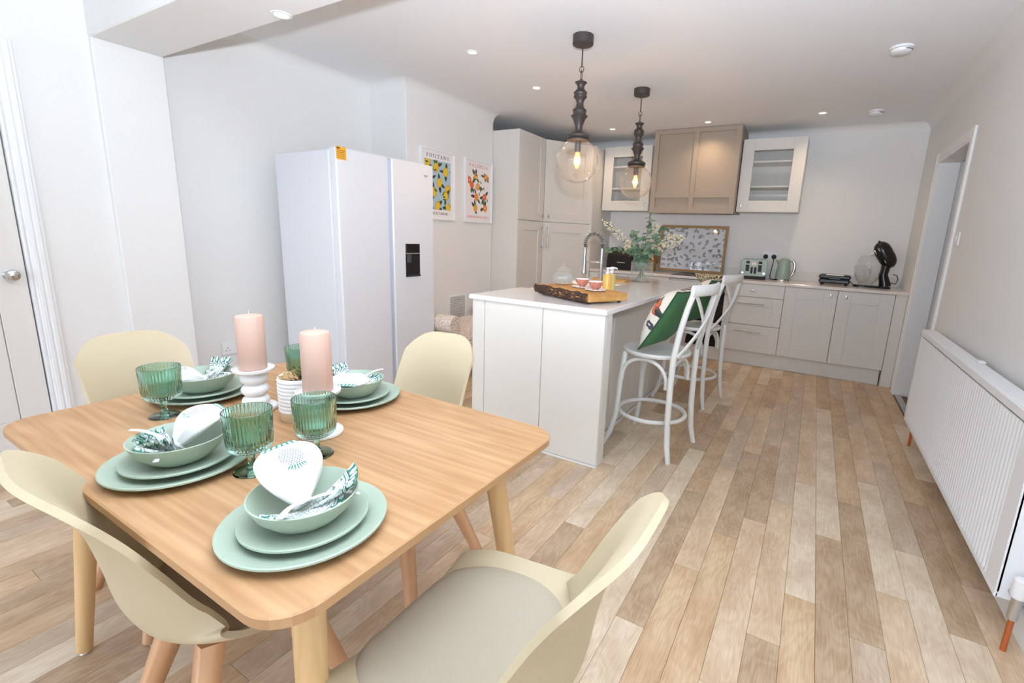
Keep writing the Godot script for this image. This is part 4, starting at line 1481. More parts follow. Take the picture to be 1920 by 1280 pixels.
# ---------------------------------------------------------------- things on the back worktop
func build_counter_things() -> void:
	# hob
	var hob := thing("induction_hob", "black glass hob set in the back worktop", "hob")
	obj("glass_top", bx(-1.40, -0.82, CT, CT + 0.006, -5.80, -5.30, 0.002), M.black, hob)
	for p in [Vector2(-1.26, -5.42), Vector2(-0.97, -5.42), Vector2(-1.26, -5.67), Vector2(-0.97, -5.67)]:
		obj("zone_ring", lathe(mb(), [Vector2(0.080, CT + 0.0061), Vector2(0.083, CT + 0.0063), Vector2(0.086, CT + 0.0061)], 32, Vector3(p.x, 0, p.y)), mat(rgb(90, 90, 92), 0.4), hob)
	# leaning framed leaf print
	var img := blank(320, 230, rgb(226, 226, 228))
	var r := RandomNumberGenerator.new()
	r.seed = 8
	for iy in 8:
		for ix in 11:
			var x := ix * 30.0 + r.randfn() * 6.0 + (12.0 if iy % 2 == 1 else 0.0)
			var y := iy * 30.0 + r.randfn() * 5.0
			var an := -0.6 + r.randfn() * 0.9
			var g := r.randf_range(0.28, 0.55)
			var c := Color(g, g, g * 1.03)
			leaf(img, x, y, r.randf_range(20, 32), r.randf_range(4.5, 7.5), an, c, c.lightened(0.25))
			if r.randf() < 0.4:
				leaf(img, x, y, r.randf_range(14, 22), 4.0, an + 1.1, c.lightened(0.15))
	var pm := mat(Color.WHITE, 0.6)
	pm.albedo_texture = tex(img)
	var p := thing("leaf_print", "oak-framed grey leaf print leaning behind the hob", "picture")
	var pw := 0.785
	var ph := 0.552
	var st := mb()
	for a in [[0, pw, 0, 0.03], [0, pw, ph - 0.03, ph], [0, 0.03, 0.03, ph - 0.03], [pw - 0.03, pw, 0.03, ph - 0.03]]:
		bxa(st, a[0], a[1], a[2], a[3], 0, 0.022, 0.002)
	obj("frame", st, M.oakframe, p)
	st = mb()
	uvquad(st, Vector3(0.028, 0.028, 0.009), Vector3(pw - 0.028, 0.028, 0.009), Vector3(pw - 0.028, ph - 0.028, 0.009), Vector3(0.028, ph - 0.028, 0.009))
	obj("print", st, pm, p)
	var gm := mat(Color(0.9, 0.92, 0.92, 0.10), 0.0)
	gm.transparency = BaseMaterial3D.TRANSPARENCY_ALPHA
	obj("glass", bx(0.028, pw - 0.028, 0.028, ph - 0.028, 0.013, 0.015, 0.0), gm, p)
	obj("backing", bx(0.01, pw - 0.01, 0.01, ph - 0.01, 0.001, 0.006, 0.0), mat(rgb(150, 120, 86), 0.8), p)
	p.transform = Transform3D(Basis(Vector3(1, 0, 0), deg_to_rad(-4.5)), Vector3(-1.705, CT + 0.012, -5.800))
	# toaster
	var t := thing("toaster", "sage green four-slot toaster with black base and sliders", "toaster", Vector3(-0.585, CT, -5.655), 0.10)
	var green := mat(rgb(150, 169, 156), 0.35)
	var body := PackedVector2Array()
	for q in rrect(-0.135, 0.135, 0.032, 0.215, 0.04, 6):
		body.append(q)
	var tb := mb()
	# prism() runs up y; build lying and stand it up
	prism(tb, body, -0.125, 0.125, 0.006, true)
	var tbo := obj("body", tb, green, t)
	tbo.transform = Transform3D(Basis(Vector3(1, 0, 0), Vector3(0, 0, 1), Vector3(0, 1, 0)), Vector3.ZERO)
	tbo.basis = Basis(Vector3(1, 0, 0), Vector3(0, 0, 1), Vector3(0, 1, 0))
	obj("base", bx(-0.130, 0.130, 0.0, 0.034, -0.118, 0.118, 0.006), M.blackmatt, t)
	for x in [-0.062, 0.062]:
		obj("slider_slot", bx(x - 0.017, x + 0.017, 0.085, 0.195, 0.125, 0.128, 0.001), M.blackmatt, t)
		obj("slider_lever", bx(x - 0.020, x + 0.020, 0.158, 0.165, 0.126, 0.145, 0.002), M.steel, t)
	for x in [-0.018, 0.018]:
		obj("button_strip", bx(x - 0.011, x + 0.011, 0.060, 0.130, 0.125, 0.128, 0.001), M.blackmatt, t)
	obj("badge", bx(-0.022, 0.022, 0.155, 0.185, 0.125, 0.127, 0.001), mat(rgb(236, 222, 208), 0.5), t)
	for x in [-0.108, 0.108]:
		obj("dial", lathe(mb(), [Vector2(0, 0), Vector2(0.018, 0), Vector2(0.015, 0.012), Vector2(0, 0.013)], 18, Vector3(x, 0.062, 0.125), Basis(Vector3(1, 0, 0), Vector3(0, 0, 1), Vector3(0, -1, 0))), M.chrome, t)
	for x in [-0.075, -0.025, 0.025, 0.075]:
		obj("bread_slot", bx(x - 0.012, x + 0.012, 0.213, 0.217, -0.09, 0.09, 0.001), M.black, t)
	# kettle
	var k := thing("kettle", "sage green jug kettle with chrome base and curved handle", "kettle", Vector3(-0.285, CT, -5.66), 0.0)
	obj("base", lathe(mb(), [Vector2(0, 0), Vector2(0.078, 0), Vector2(0.080, 0.006), Vector2(0.076, 0.018), Vector2(0, 0.018)], 36), M.chrome, k)
	obj("body", lathe(mb(), [Vector2(0, 0.019), Vector2(0.074, 0.019), Vector2(0.076, 0.024), Vector2(0.070, 0.10), Vector2(0.058, 0.195), Vector2(0.054, 0.222), Vector2(0.044, 0.234), Vector2(0.020, 0.240), Vector2(0, 0.241)], 40), green, k)
	obj("spout", tube(mb(), [Vector3(-0.045, 0.185, 0), Vector3(-0.066, 0.205, 0), Vector3(-0.078, 0.222, 0)], [0.022, 0.017, 0.010], 12), green, k)
	obj("handle", tube(mb(), [Vector3(0.048, 0.222, 0), Vector3(0.082, 0.215, 0), Vector3(0.100, 0.180, 0), Vector3(0.100, 0.120, 0), Vector3(0.088, 0.070, 0), Vector3(0.070, 0.050, 0)], [0.011, 0.012, 0.012, 0.012, 0.011, 0.010], 10, false, 1.2), M.chrome, k)
	# wall socket with two plugs
	var so := thing("double_socket", "white double wall socket behind toaster and kettle", "socket", Vector3(-0.455, 1.165, ZB + 0.001))
	obj("plate", box(mb(), Vector3(0, 0, 0.005), Vector3(0.150, 0.088, 0.010), 0.003), M.plastic, so)
	for x in [-0.055, 0.055]:
		obj("rocker", box(mb(), Vector3(x, 0.030, 0.011), Vector3(0.012, 0.018, 0.004), 0.001), M.plastic, so)
	for a in [[-0.495, "black plug in the left socket behind toaster"], [-0.41, "black plug in the right socket with its lead hanging down"]]:
		var pl := thing("plug", a[1], "plug", Vector3(a[0], 1.150, ZB + 0.012), 0.0, "black plugs")
		obj("body", lathe(mb(), [Vector2(0, 0), Vector2(0.025, 0), Vector2(0.026, 0.010), Vector2(0.020, 0.028), Vector2(0, 0.030)], 20, Vector3.ZERO, Basis(Vector3(1, 0, 0), Vector3(0, 0, 1), Vector3(0, -1, 0))), M.blackmatt, pl)
		if a[0] > -0.45:
			obj("lead", tube(mb(), [Vector3(0, -0.015, 0.018), Vector3(0.002, -0.06, 0.020), Vector3(-0.008, -0.15, 0.03), Vector3(-0.012, -0.205, 0.05), Vector3(-0.005, -0.236, 0.10), Vector3(0.045, -0.241, 0.15)], 0.0045, 8), M.blackmatt, pl)
	# sandwich grill
	var g := thing("sandwich_grill", "low black sandwich grill with silver top edge", "grill", Vector3(0.195, CT, -5.63), -0.05)
	obj("lower_shell", box(mb(), Vector3(0, 0.040, 0), Vector3(0.270, 0.046, 0.22), 0.012), M.black, g)
	obj("upper_shell", box(mb(), Vector3(0, 0.083, 0), Vector3(0.278, 0.042, 0.228), 0.014), M.black, g)
	obj("lid_trim", box(mb(), Vector3(0.0, 0.101, 0.066), Vector3(0.16, 0.010, 0.10), 0.004), M.steel, g)
	obj("handle", box(mb(), Vector3(0, 0.068, 0.122), Vector3(0.11, 0.024, 0.028), 0.008), M.black, g)
	for x in [-0.105, 0.105]:
		for z in [-0.08, 0.08]:
			obj("foot", lathe(mb(), [Vector2(0, 0), Vector2(0.013, 0), Vector2(0.016, 0.022), Vector2(0, 0.022)], 12, Vector3(x, 0, z)), M.blackmatt, g)
	obj("lead", tube(mb(), [Vector3(0.130, 0.045, -0.06), Vector3(0.165, 0.012, -0.08), Vector3(0.19, 0.005, -0.12), Vector3(0.20, 0.005, -0.17)], 0.004, 8), M.blackmatt, g)
	# stand mixer, head tilted up, side on with the bowl to the left
	var m := thing("stand_mixer", "black stand mixer with tilted head and glass bowl", "mixer", Vector3(0.545, CT, -5.62), 0.04)
	obj("foot_plate", prism(mb(), rrect(-0.185, 0.125, -0.075, 0.075, 0.06, 6), 0.0, 0.020, 0.006, true), M.black, m)
	obj("column", tube(mb(), [Vector3(0.080, 0.020, 0), Vector3(0.070, 0.06, 0), Vector3(0.050, 0.13, 0), Vector3(0.058, 0.205, 0), Vector3(0.075, 0.245, 0)], [0.050, 0.046, 0.038, 0.038, 0.044], 24, false, 1.0), M.black, m)
	var hd := mb()
	var ang := deg_to_rad(122)
	var hx := Vector3(cos(ang), sin(ang), 0)
	var h0 := Vector3(0.115, 0.215, 0)
	var hp := []
	var hr := []
	for q in 25:
		var s := q / 24.0
		hp.append(h0 + hx * (s * 0.27) + Vector3(-0.012, 0, 0) * sin(PI * s))
		hr.append(0.074 * pow(maxf(0.05, 1.0 - pow(absf(s * 2.0 - 1.0), 3.0)), 0.5))
	tube(hd, hp, hr, 32)
	var head := obj("motor_head", hd, M.black, m)
	var band := mb()
	var b0 := h0 + hx * 0.045
	tube(band, [b0 + Vector3(-0.045, -0.004, 0.056), b0 + hx * 0.16 + Vector3(-0.045, -0.004, 0.056)], 0.006, 8, false, 1.6, Vector3(0, 0, 1))
	obj("trim_band", band, M.chrome, head)
	var hub := mb()
	var dn := Vector3(hx.y, -hx.x, 0) * -1.0
	var hc2 := h0 + hx * 0.185
	tube(hub, [hc2 + dn * 0.035, hc2 + dn * 0.075], [0.040, 0.038], 20)
	obj("planetary_hub", hub, M.black, head)
	obj("hub_ring", tube(mb(), [hc2 + dn * 0.064, hc2 + dn * 0.074], 0.041, 20), M.chrome, head)
	obj("beater_shaft", tube(mb(), [hc2 + dn * 0.075, hc2 + dn * 0.115], 0.008, 10), M.steel, head)
	obj("lock_knob", lathe(mb(), [Vector2(0, 0), Vector2(0.011, 0), Vector2(0.009, 0.014), Vector2(0, 0.015)], 14, h0 + hx * 0.268 + Vector3(0, 0, 0), Basis(Vector3(0, 0, 1), ang - PI / 2)), M.blackmatt, head)
	var bowlc := Vector3(-0.082, 0.022, 0)
	obj("glass_bowl", lathe(mb(), [Vector2(0, 0.0), Vector2(0.055, 0.0), Vector2(0.060, 0.012), Vector2(0.085, 0.04), Vector2(0.108, 0.09), Vector2(0.115, 0.14), Vector2(0.116, 0.185), Vector2(0.118, 0.188), Vector2(0.113, 0.187), Vector2(0.111, 0.14), Vector2(0.104, 0.092), Vector2(0.081, 0.045), Vector2(0.05, 0.016), Vector2(0, 0.010)], 44, bowlc), M.clearglass, m)
	obj("splash_guard", lathe(mb(), [Vector2(0.100, 0.188), Vector2(0.105, 0.20), Vector2(0.098, 0.25), Vector2(0.070, 0.285), Vector2(0.050, 0.29)], 40, bowlc), M.clearglass, m)
	var wh := mb()
	for q in 6:
		var w := PI * q / 6.0
		var lp := []
		for e in 17:
			var tt := TAU * e / 16.0
			lp.append(bowlc + Vector3(cos(w) * 0.034 * sin(tt), 0.10 + 0.062 * cos(tt), sin(w) * 0.034 * sin(tt)))
		tube(wh, lp, 0.0013, 5)
	obj("whisk", wh, M.steel, m)
	obj("lead", tube(mb(), [Vector3(0.11, 0.06, 0.01), Vector3(0.16, 0.05, 0.0), Vector3(0.175, 0.09, -0.01), Vector3(0.165, 0.13, -0.02), Vector3(0.13, 0.14, -0.02)], 0.004, 8), M.blackmatt, m)
	# black bread bin, wooden crate and tea towel
	var bb := thing("bread_bin", "glossy black roll-top bread bin behind the tap", "bread bin", Vector3(-2.065, CT, -5.60))
	var side := PackedVector2Array()
	for v in [[-0.14, 0.0], [0.14, 0.0], [0.14, 0.10], [0.12, 0.17], [0.07, 0.235], [0.0, 0.265], [-0.14, 0.27]]:
		side.append(Vector2(v[0], v[1]))
	var bbm := mb()
	prism(bbm, side, -0.19, 0.19, 0.004)
	var bo := obj("body", bbm, M.black, bb)
	bo.basis = Basis(Vector3(0, 0, 1), Vector3(1, 0, 0), Vector3(0, 1, 0))
	obj("handle", tube(mb(), [Vector3(-0.05, 0.09, 0.150), Vector3(0.05, 0.09, 0.150)], 0.006, 8), M.steel, bb)
	for x in [-0.15, 0.15]:
		obj("foot", bx(x - 0.02, x + 0.02, 0.0, 0.004, -0.12, 0.12, 0.001), M.blackmatt, bb)
	var cr := thing("wooden_crate", "small slatted wooden crate beside the black bread bin", "crate", Vector3(-1.79, CT, -5.70))
	for q in 4:
		obj("slat", bx(-0.075, 0.075, 0.02 + q * 0.068, 0.068 + q * 0.068, 0.055, 0.065), M.oakframe, cr)
		obj("slat", bx(-0.075, 0.075, 0.02 + q * 0.068, 0.068 + q * 0.068, -0.065, -0.055), M.oakframe, cr)
	for x in [-0.068, 0.068]:
		obj("end_board", bx(x - 0.006, x + 0.006, 0.0, 0.29, -0.055, 0.055), M.oakframe, cr)
	obj("bottom_board", bx(-0.062, 0.062, 0.006, 0.016, -0.055, 0.055), M.oakframe, cr)
	var ti := blank(128, 128, rgb(196, 186, 158))
	for q in 260:
		ell(ti, r.randf() * 128, r.randf() * 128, r.randf_range(2, 5), r.randf_range(1.5, 3), r.randf() * 3, rgb(52, 50, 40), rgb(110, 100, 74))
	var tm := mat(Color.WHITE, 0.9)
	tm.albedo_texture = tex(ti)
	var grid := []
	for i in 9:
		var row := []
		for j in 13:
			var u := j / 12.0
			var v := i / 8.0
			var wdt := lerpf(0.31, 0.05, pow(v, 1.2))
			var bul := 0.012 * sin(u * 9.0) * v
			row.append(Vector3(-0.99 + (u - 0.5) * wdt, CT + 0.034 - 0.11 * v if v > 0.3 else CT + 0.034 - 0.033 * v, -5.33 + 0.075 * minf(1.0, v * 3.0) + 0.004 + bul))
		grid.append(row)
	tag(obj("tea_towel", sheet(mb(), grid, -0.003, true), tm), "mottled patterned tea towel draped over the edge by the hob", "tea towel")

# ---------------------------------------------------------------- things on the island
func build_island_things() -> void:
	# thick board with a bark edge, on little feet
	var b := thing("serving_board", "thick wooden serving board with dark bark edge on small feet", "board", Vector3(-1.238, CT, -2.600), deg_to_rad(-26.5))
	var bw := 0.27
	var bd := 0.145
	obj("slab", box(mb(), Vector3(0, 0.036, 0), Vector3(bw * 2, 0.046, bd * 2), 0.004), M.board, b)
	var bark := []
	for i in 9:
		var row := []
		for j in 41:
			var u := j / 40.0
			var v := i / 8.0
			var nz := 0.004 * sin(u * 37.0 + v * 5.0) + 0.003 * sin(u * 83.0 + 1.0) + 0.002 * sin(v * 19.0 + u * 21.0)
			row.append(Vector3(-bw + u * bw * 2.0 * 0.985, 0.060 - v * 0.048, bd + 0.003 + 0.010 * sin(PI * v) + nz))
		bark.append(row)
	var bi := blank(256, 64, rgb(70, 48, 36))
	var r := RandomNumberGenerator.new()
	r.seed = 21
	for k in 160:
		ell(bi, r.randf() * 256, r.randf() * 64, r.randf_range(2, 9), r.randf_range(1, 3), r.randfn() * 0.4, rgb(52, 36, 30) if r.randf() < 0.6 else rgb(98, 66, 44))
	for k in 34:
		ell(bi, r.randf_range(90, 230), r.randf_range(14, 58), r.randf_range(1.5, 6), r.randf_range(0.8, 2.6), r.randfn() * 0.6, rgb(196, 144, 76))
	var bm := mat(Color.WHITE, 0.8)
	bm.albedo_texture = tex(bi)
	obj("bark_edge", sheet(mb(), bark, -0.008, true), bm, b)
	for x in [-bw + 0.04, bw - 0.04]:
		for z in [-bd + 0.03, bd - 0.03]:
			obj("foot", lathe(mb(), [Vector2(0, 0), Vector2(0.010, 0), Vector2(0.012, 0.013), Vector2(0, 0.013)], 12, Vector3(x, 0, z)), M.blackmatt, b)
	var top := CT + 0.059
	var tf := b.transform
	# glass jar
	var j := thing("glass_jar", "clear glass jar with a domed lid on the board", "jar", Vector3(-1.42, top, -2.715))
	obj("jar_body", lathe(mb(), [Vector2(0, 0), Vector2(0.045, 0), Vector2(0.062, 0.012), Vector2(0.073, 0.035), Vector2(0.070, 0.060), Vector2(0.052, 0.082), Vector2(0.044, 0.088), Vector2(0.041, 0.086), Vector2(0.049, 0.079), Vector2(0.066, 0.058), Vector2(0.069, 0.036), Vector2(0.058, 0.015), Vector2(0.042, 0.004), Vector2(0, 0.004)], 36), M.clearglass, j)
	obj("jar_lid", lathe(mb(), [Vector2(0, 0.088), Vector2(0.047, 0.088), Vector2(0.049, 0.092), Vector2(0.040, 0.104), Vector2(0.022, 0.112), Vector2(0.008, 0.116), Vector2(0.008, 0.120), Vector2(0.013, 0.127), Vector2(0.010, 0.136), Vector2(0, 0.139)], 32), M.clearglass, j)
	# cups on saucers
	var cupimg := blank(192, 64, rgb(206, 132, 110))
	for k in 120:
		ell(cupimg, r.randf() * 192, r.randf() * 64, r.randf_range(1.5, 4.5), r.randf_range(1, 2.5), r.randf() * 3, rgb(236, 212, 196) if r.randf() < 0.55 else rgb(170, 84, 70))
	var cm := mat(Color.WHITE, 0.35)
	cm.albedo_texture = tex(cupimg)
	cm.uv1_triplanar = true
	cm.uv1_scale = Vector3(8, 8, 8)
	for a in [[Vector3(-1.112, top, -2.545), "coral patterned tea cup nearer on the board", "white patterned saucer under the nearer tea cup"], [Vector3(-1.245, top, -2.640), "coral patterned tea cup farther back on the board", "white patterned saucer under the farther tea cup"]]:
		var s := thing("saucer", a[2], "saucer", a[0], 0.0, "saucers")
		obj("dish", lathe(mb(), plate_profile(0.064, 0.009, 0.003), 40), M.ceramic, s)
		for k in 5:
			var w := TAU * k / 5.0 + 0.4
			obj("motif", box(mb(), Vector3(cos(w) * 0.044, 0.0062, sin(w) * 0.044), Vector3(0.020, 0.0012, 0.014), 0.0004, Basis(Vector3.UP, -w)), mat(rgb(168, 104, 96), 0.5), s)
		var c := thing("tea_cup", a[1], "cup", a[0] + Vector3(0, 0.0045, 0), 0.0, "tea cups")
		obj("cup_body", lathe(mb(), [Vector2(0, 0), Vector2(0.018, 0), Vector2(0.019, 0.006), Vector2(0.030, 0.016), Vector2(0.040, 0.034), Vector2(0.044, 0.050)], 36), cm, c)
		obj("cup_lining", lathe(mb(), [Vector2(0.044, 0.050), Vector2(0.0435, 0.0515), Vector2(0.042, 0.050), Vector2(0.037, 0.034), Vector2(0.026, 0.016), Vector2(0, 0.010)], 36), M.ceramic, c)
	# soap bottles
	for a in [[Vector3(-1.235, CT, -3.02), rgb(240, 190, 96), "amber hand soap pump bottle in front"], [Vector3(-1.245, CT, -3.12), rgb(214, 196, 122), "yellow-green pump bottle behind the amber one"]]:
		var s := thing("soap_bottle", a[2], "bottle", a[0], 0.6, "pump bottles")
		obj("body", lathe(mb(), [Vector2(0, 0), Vector2(0.028, 0), Vector2(0.031, 0.003), Vector2(0.031, 0.108), Vector2(0.026, 0.120), Vector2(0.012, 0.128), Vector2(0, 0.128)], 28), mat(a[1], 0.25), s)
		obj("collar", lathe(mb(), [Vector2(0, 0.128), Vector2(0.0135, 0.128), Vector2(0.0135, 0.142), Vector2(0.005, 0.144), Vector2(0.005, 0.162), Vector2(0, 0.162)], 18), M.plastic, s)
		obj("nozzle", tube(mb(), [Vector3(-0.010, 0.164, 0), Vector3(0.010, 0.166, 0), Vector3(0.036, 0.162, 0), Vector3(0.040, 0.155, 0)], [0.008, 0.008, 0.005, 0.004], 8), M.plastic, s)
	# tan chopping board beyond the sink
	tag(obj("chopping_board", prism(mb(), rrect(-1.72, -1.40, -3.99, -3.83, 0.02, 4), CT, CT + 0.018, 0.003, true), M.board), "tan wooden chopping board behind the tap", "board")
	# spring tap
	var t := thing("spring_tap", "chrome kitchen tap with coiled spring neck over sink", "tap", Vector3(-1.575, CT, -3.70), 0.0)
	obj("post", lathe(mb(), [Vector2(0, 0), Vector2(0.030, 0), Vector2(0.030, 0.006), Vector2(0.0155, 0.010), Vector2(0.0155, 0.15), Vector2(0.019, 0.152), Vector2(0.019, 0.20), Vector2(0.015, 0.202), Vector2(0.0145, 0.285), Vector2(0, 0.285)], 24), M.chrome, t)
	var neck := []
	var c0 := Vector3(-0.080, 0.325, 0)
	neck.append(Vector3(0, 0.28, 0))
	neck.append_array(arc(c0, Vector3(1, 0, 0), Vector3(0, 1, 0), 0.080, 0, 180, 18))
	neck.append(Vector3(-0.160, 0.275, 0))
	obj("hose", tube(mb(), neck, 0.0095, 10), mat(rgb(70, 72, 74), 0.5), t)
	var coil := mb()
	var cp := []
	var turns := 22
	for k in turns * 8 + 1:
		var s := float(k) / (turns * 8)
		var f := s * (neck.size() - 1)
		var i0 := mini(int(f), neck.size() - 2)
		var pp: Vector3 = neck[i0].lerp(neck[i0 + 1], f - i0)
		var tg: Vector3 = (neck[i0 + 1] - neck[i0]).normalized()
		var n1 := Vector3(0, 0, 1)
		var n2 := tg.cross(n1)
		var w := TAU * k / 8.0
		cp.append(pp + (n1 * cos(w) + n2 * sin(w)) * 0.0165)
	tube(coil, cp, 0.0032, 6)
	obj("spring", coil, M.chrome, t)
	obj("spray_head", lathe(mb(), [Vector2(0, 0.06), Vector2(0.022, 0.062), Vector2(0.023, 0.075), Vector2(0.017, 0.095), Vector2(0.0155, 0.18), Vector2(0.011, 0.20), Vector2(0.010, 0.285), Vector2(0, 0.285)], 22, Vector3(-0.160, 0.0, 0)), M.chrome, t)
	obj("holder_arm", tube(mb(), [Vector3(-0.01, 0.165, 0), Vector3(-0.145, 0.165, 0)], 0.005, 8), M.chrome, t)
	obj("lever", tube(mb(), [Vector3(0.0, 0.05, 0.012), Vector3(0.0, 0.055, 0.05), Vector3(0.0, 0.09, 0.062)], 0.005, 8), M.chrome, t)
	# vase with stems
	var vb := Vector3(-1.335, CT, -4.06)
	var v := thing("ribbed_vase", "clear ribbed glass vase holding eucalyptus and berry stems", "vase", vb)
	obj("glass_wall", lathe(mb(), [Vector2(0, 0), Vector2(0.090, 0), Vector2(0.097, 0.006), Vector2(0.098, 0.08), Vector2(0.096, 0.160), Vector2(0.097, 0.175), Vector2(0.095, 0.176), Vector2(0.092, 0.160), Vector2(0.093, 0.08), Vector2(0.090, 0.012), Vector2(0, 0.010)], 96, Vector3.ZERO, Basis.IDENTITY, 32, 0.004, 2, 4), M.clearglass, v)
	var defs := [[-0.30, 0.30, 0.05, "b"], [-0.26, 0.12, 0.10, "e"], [-0.16, 0.16, -0.05, "b"], [-0.07, 0.24, 0.06, "e"], [0.03, 0.36, 0.00, "e"], [0.06, 0.30, -0.08, "b"], [0.16, 0.28, 0.05, "e"], [0.20, 0.22, -0.06, "b"], [0.29, 0.20, 0.02, "b"], [0.12, 0.12, 0.10, "e"], [-0.05, 0.13, 0.11, "e"]]
	var bq := thing("flower_bouquet", "loose bunch of eucalyptus and white berry stems in vase", "flowers", vb)
	for a in defs:
		var s := Node3D.new()
		s.name = "berry_stem" if a[3] == "b" else "eucalyptus_stem"
		bq.add_child(s, true)
		var p0 := Vector3(-a[0] * 0.18, 0.015, -a[2] * 0.2)
		var p1 := Vector3(a[0] * 0.12, 0.175, a[2] * 0.3)
		var p2 := Vector3(a[0], 0.17 + a[1], a[2])
		var p3 := p2 + Vector3(a[0] * 0.15, -0.03 if a[1] < 0.2 else 0.03, 0)
		var pts := []
		for k in 17:
			var q := k / 16.0
			pts.append(p0.lerp(p1, minf(1.0, q * 2.0)) if q < 0.4 else p0.lerp(p1, 0.8).bezier_interpolate(p1 + Vector3(0, 0.10, 0), p2, p3, (q - 0.4) / 0.6))
		obj("stalk", tube(mb(), pts, 0.0028, 6), M.stemgreen, s)
		var lf := mb()
		var be := mb()
		for k in range(6, 17):
			var p: Vector3 = pts[k]
			for e in (3 if a[3] == "e" else 1):
				var d := Vector3(rng.randfn(), rng.randfn() * 0.5, rng.randfn()).normalized()
				var up := d.cross(Vector3(rng.randfn(), rng.randfn(), rng.randfn())).normalized()
				var sz := rng.randf_range(0.018, 0.032) if a[3] == "e" else rng.randf_range(0.012, 0.020)
				var poly := []
				for w in 9:
					var an := TAU * w / 9.0
					poly.append(p + d * (sz * (1.0 + cos(an))) + up * sin(an) * sz * 0.82 + up.cross(d) * 0.003 * cos(2.0 * an))
				face(lf, poly, up.cross(d))
			if a[3] == "b" and k > 8:
				for e in 8:
					var o := p + Vector3(rng.randfn(), rng.randfn(), rng.randfn()) * 0.017
					lathe(be, [Vector2(0, -0.0085), Vector2(0.0075, -0.004), Vector2(0.0075, 0.004), Vector2(0, 0.0085)], 7, o)
		var lo := obj("leaves", lf, M.leafgreen, s)
		lo.set_meta("kind", "stuff")
		if a[3] == "b":
			var bo := obj("berries", be, M.berry, s)
			bo.set_meta("kind", "stuff")

# ---------------------------------------------------------------- things on the walls
func poster_print(kind: int) -> Image:
	var w := 260
	var h := 372
	var img := blank(w, h, rgb(244, 240, 240))
	var r := RandomNumberGenerator.new()
	r.seed = 40 + kind
	var x0 := 26
	var y0 := 50
	var cw := 208
	var ch := 272
	var art := blank(cw, ch, rgb(176, 204, 214) if kind == 0 else rgb(246, 238, 234))
	var fruit := [[0.10, 0.06, 0.3], [0.42, 0.14, 0.3], [0.80, 0.20, 0.1], [0.18, 0.40, 0.2], [0.55, 0.44, 0.1], [0.88, 0.56, 0.3], [0.34, 0.64, 0.0], [0.80, 0.70, 0.2], [0.14, 0.84, 0.1], [0.48, 0.92, 0.2], [0.90, 0.94, 0.0]] if kind == 0 else [[0.36, 0.16, 0.0], [0.86, 0.14, 0.1], [0.18, 0.36, 0.4], [0.46, 0.38, 0.2], [0.06, 0.26, 0.3], [0.40, 0.62, 0.1], [0.80, 0.60, 0.1], [0.36, 0.88, 0.0], [0.84, 0.86, 0.0]]
	for f in fruit:
		var cx: float = f[0] * cw
		var cy: float = f[1] * ch
		for q in 3:
			var an := r.randf() * TAU
			leaf(art, cx + cos(an) * 14, cy + sin(an) * 14, r.randf_range(34, 48), r.randf_range(7, 11), an, [rgb(54, 82, 60), rgb(44, 54, 48), rgb(92, 118, 70)][r.randi() % 3], rgb(60, 66, 54))
		if kind == 0:
			ell(art, cx, cy, 21, 27, f[2], rgb(238, 196, 52), rgb(214, 160, 44))
		else:
			ell(art, cx, cy, 20, 22, f[2], [rgb(240, 150, 60), rgb(232, 112, 58), rgb(240, 176, 70)][r.randi() % 3], rgb(226, 110, 52))
			if r.randf() < 0.5:
				ell(art, cx, cy, 5, 5, 0, rgb(250, 206, 140))
	for q in 12:
		leaf(art, r.randf() * cw, r.randf() * ch, r.randf_range(20, 34), 5, r.randf() * TAU, rgb(72, 96, 66) if kind == 0 else rgb(84, 110, 76))
	img.blit_rect(art, Rect2i(0, 0, cw, ch), Vector2i(x0, y0))
	return img

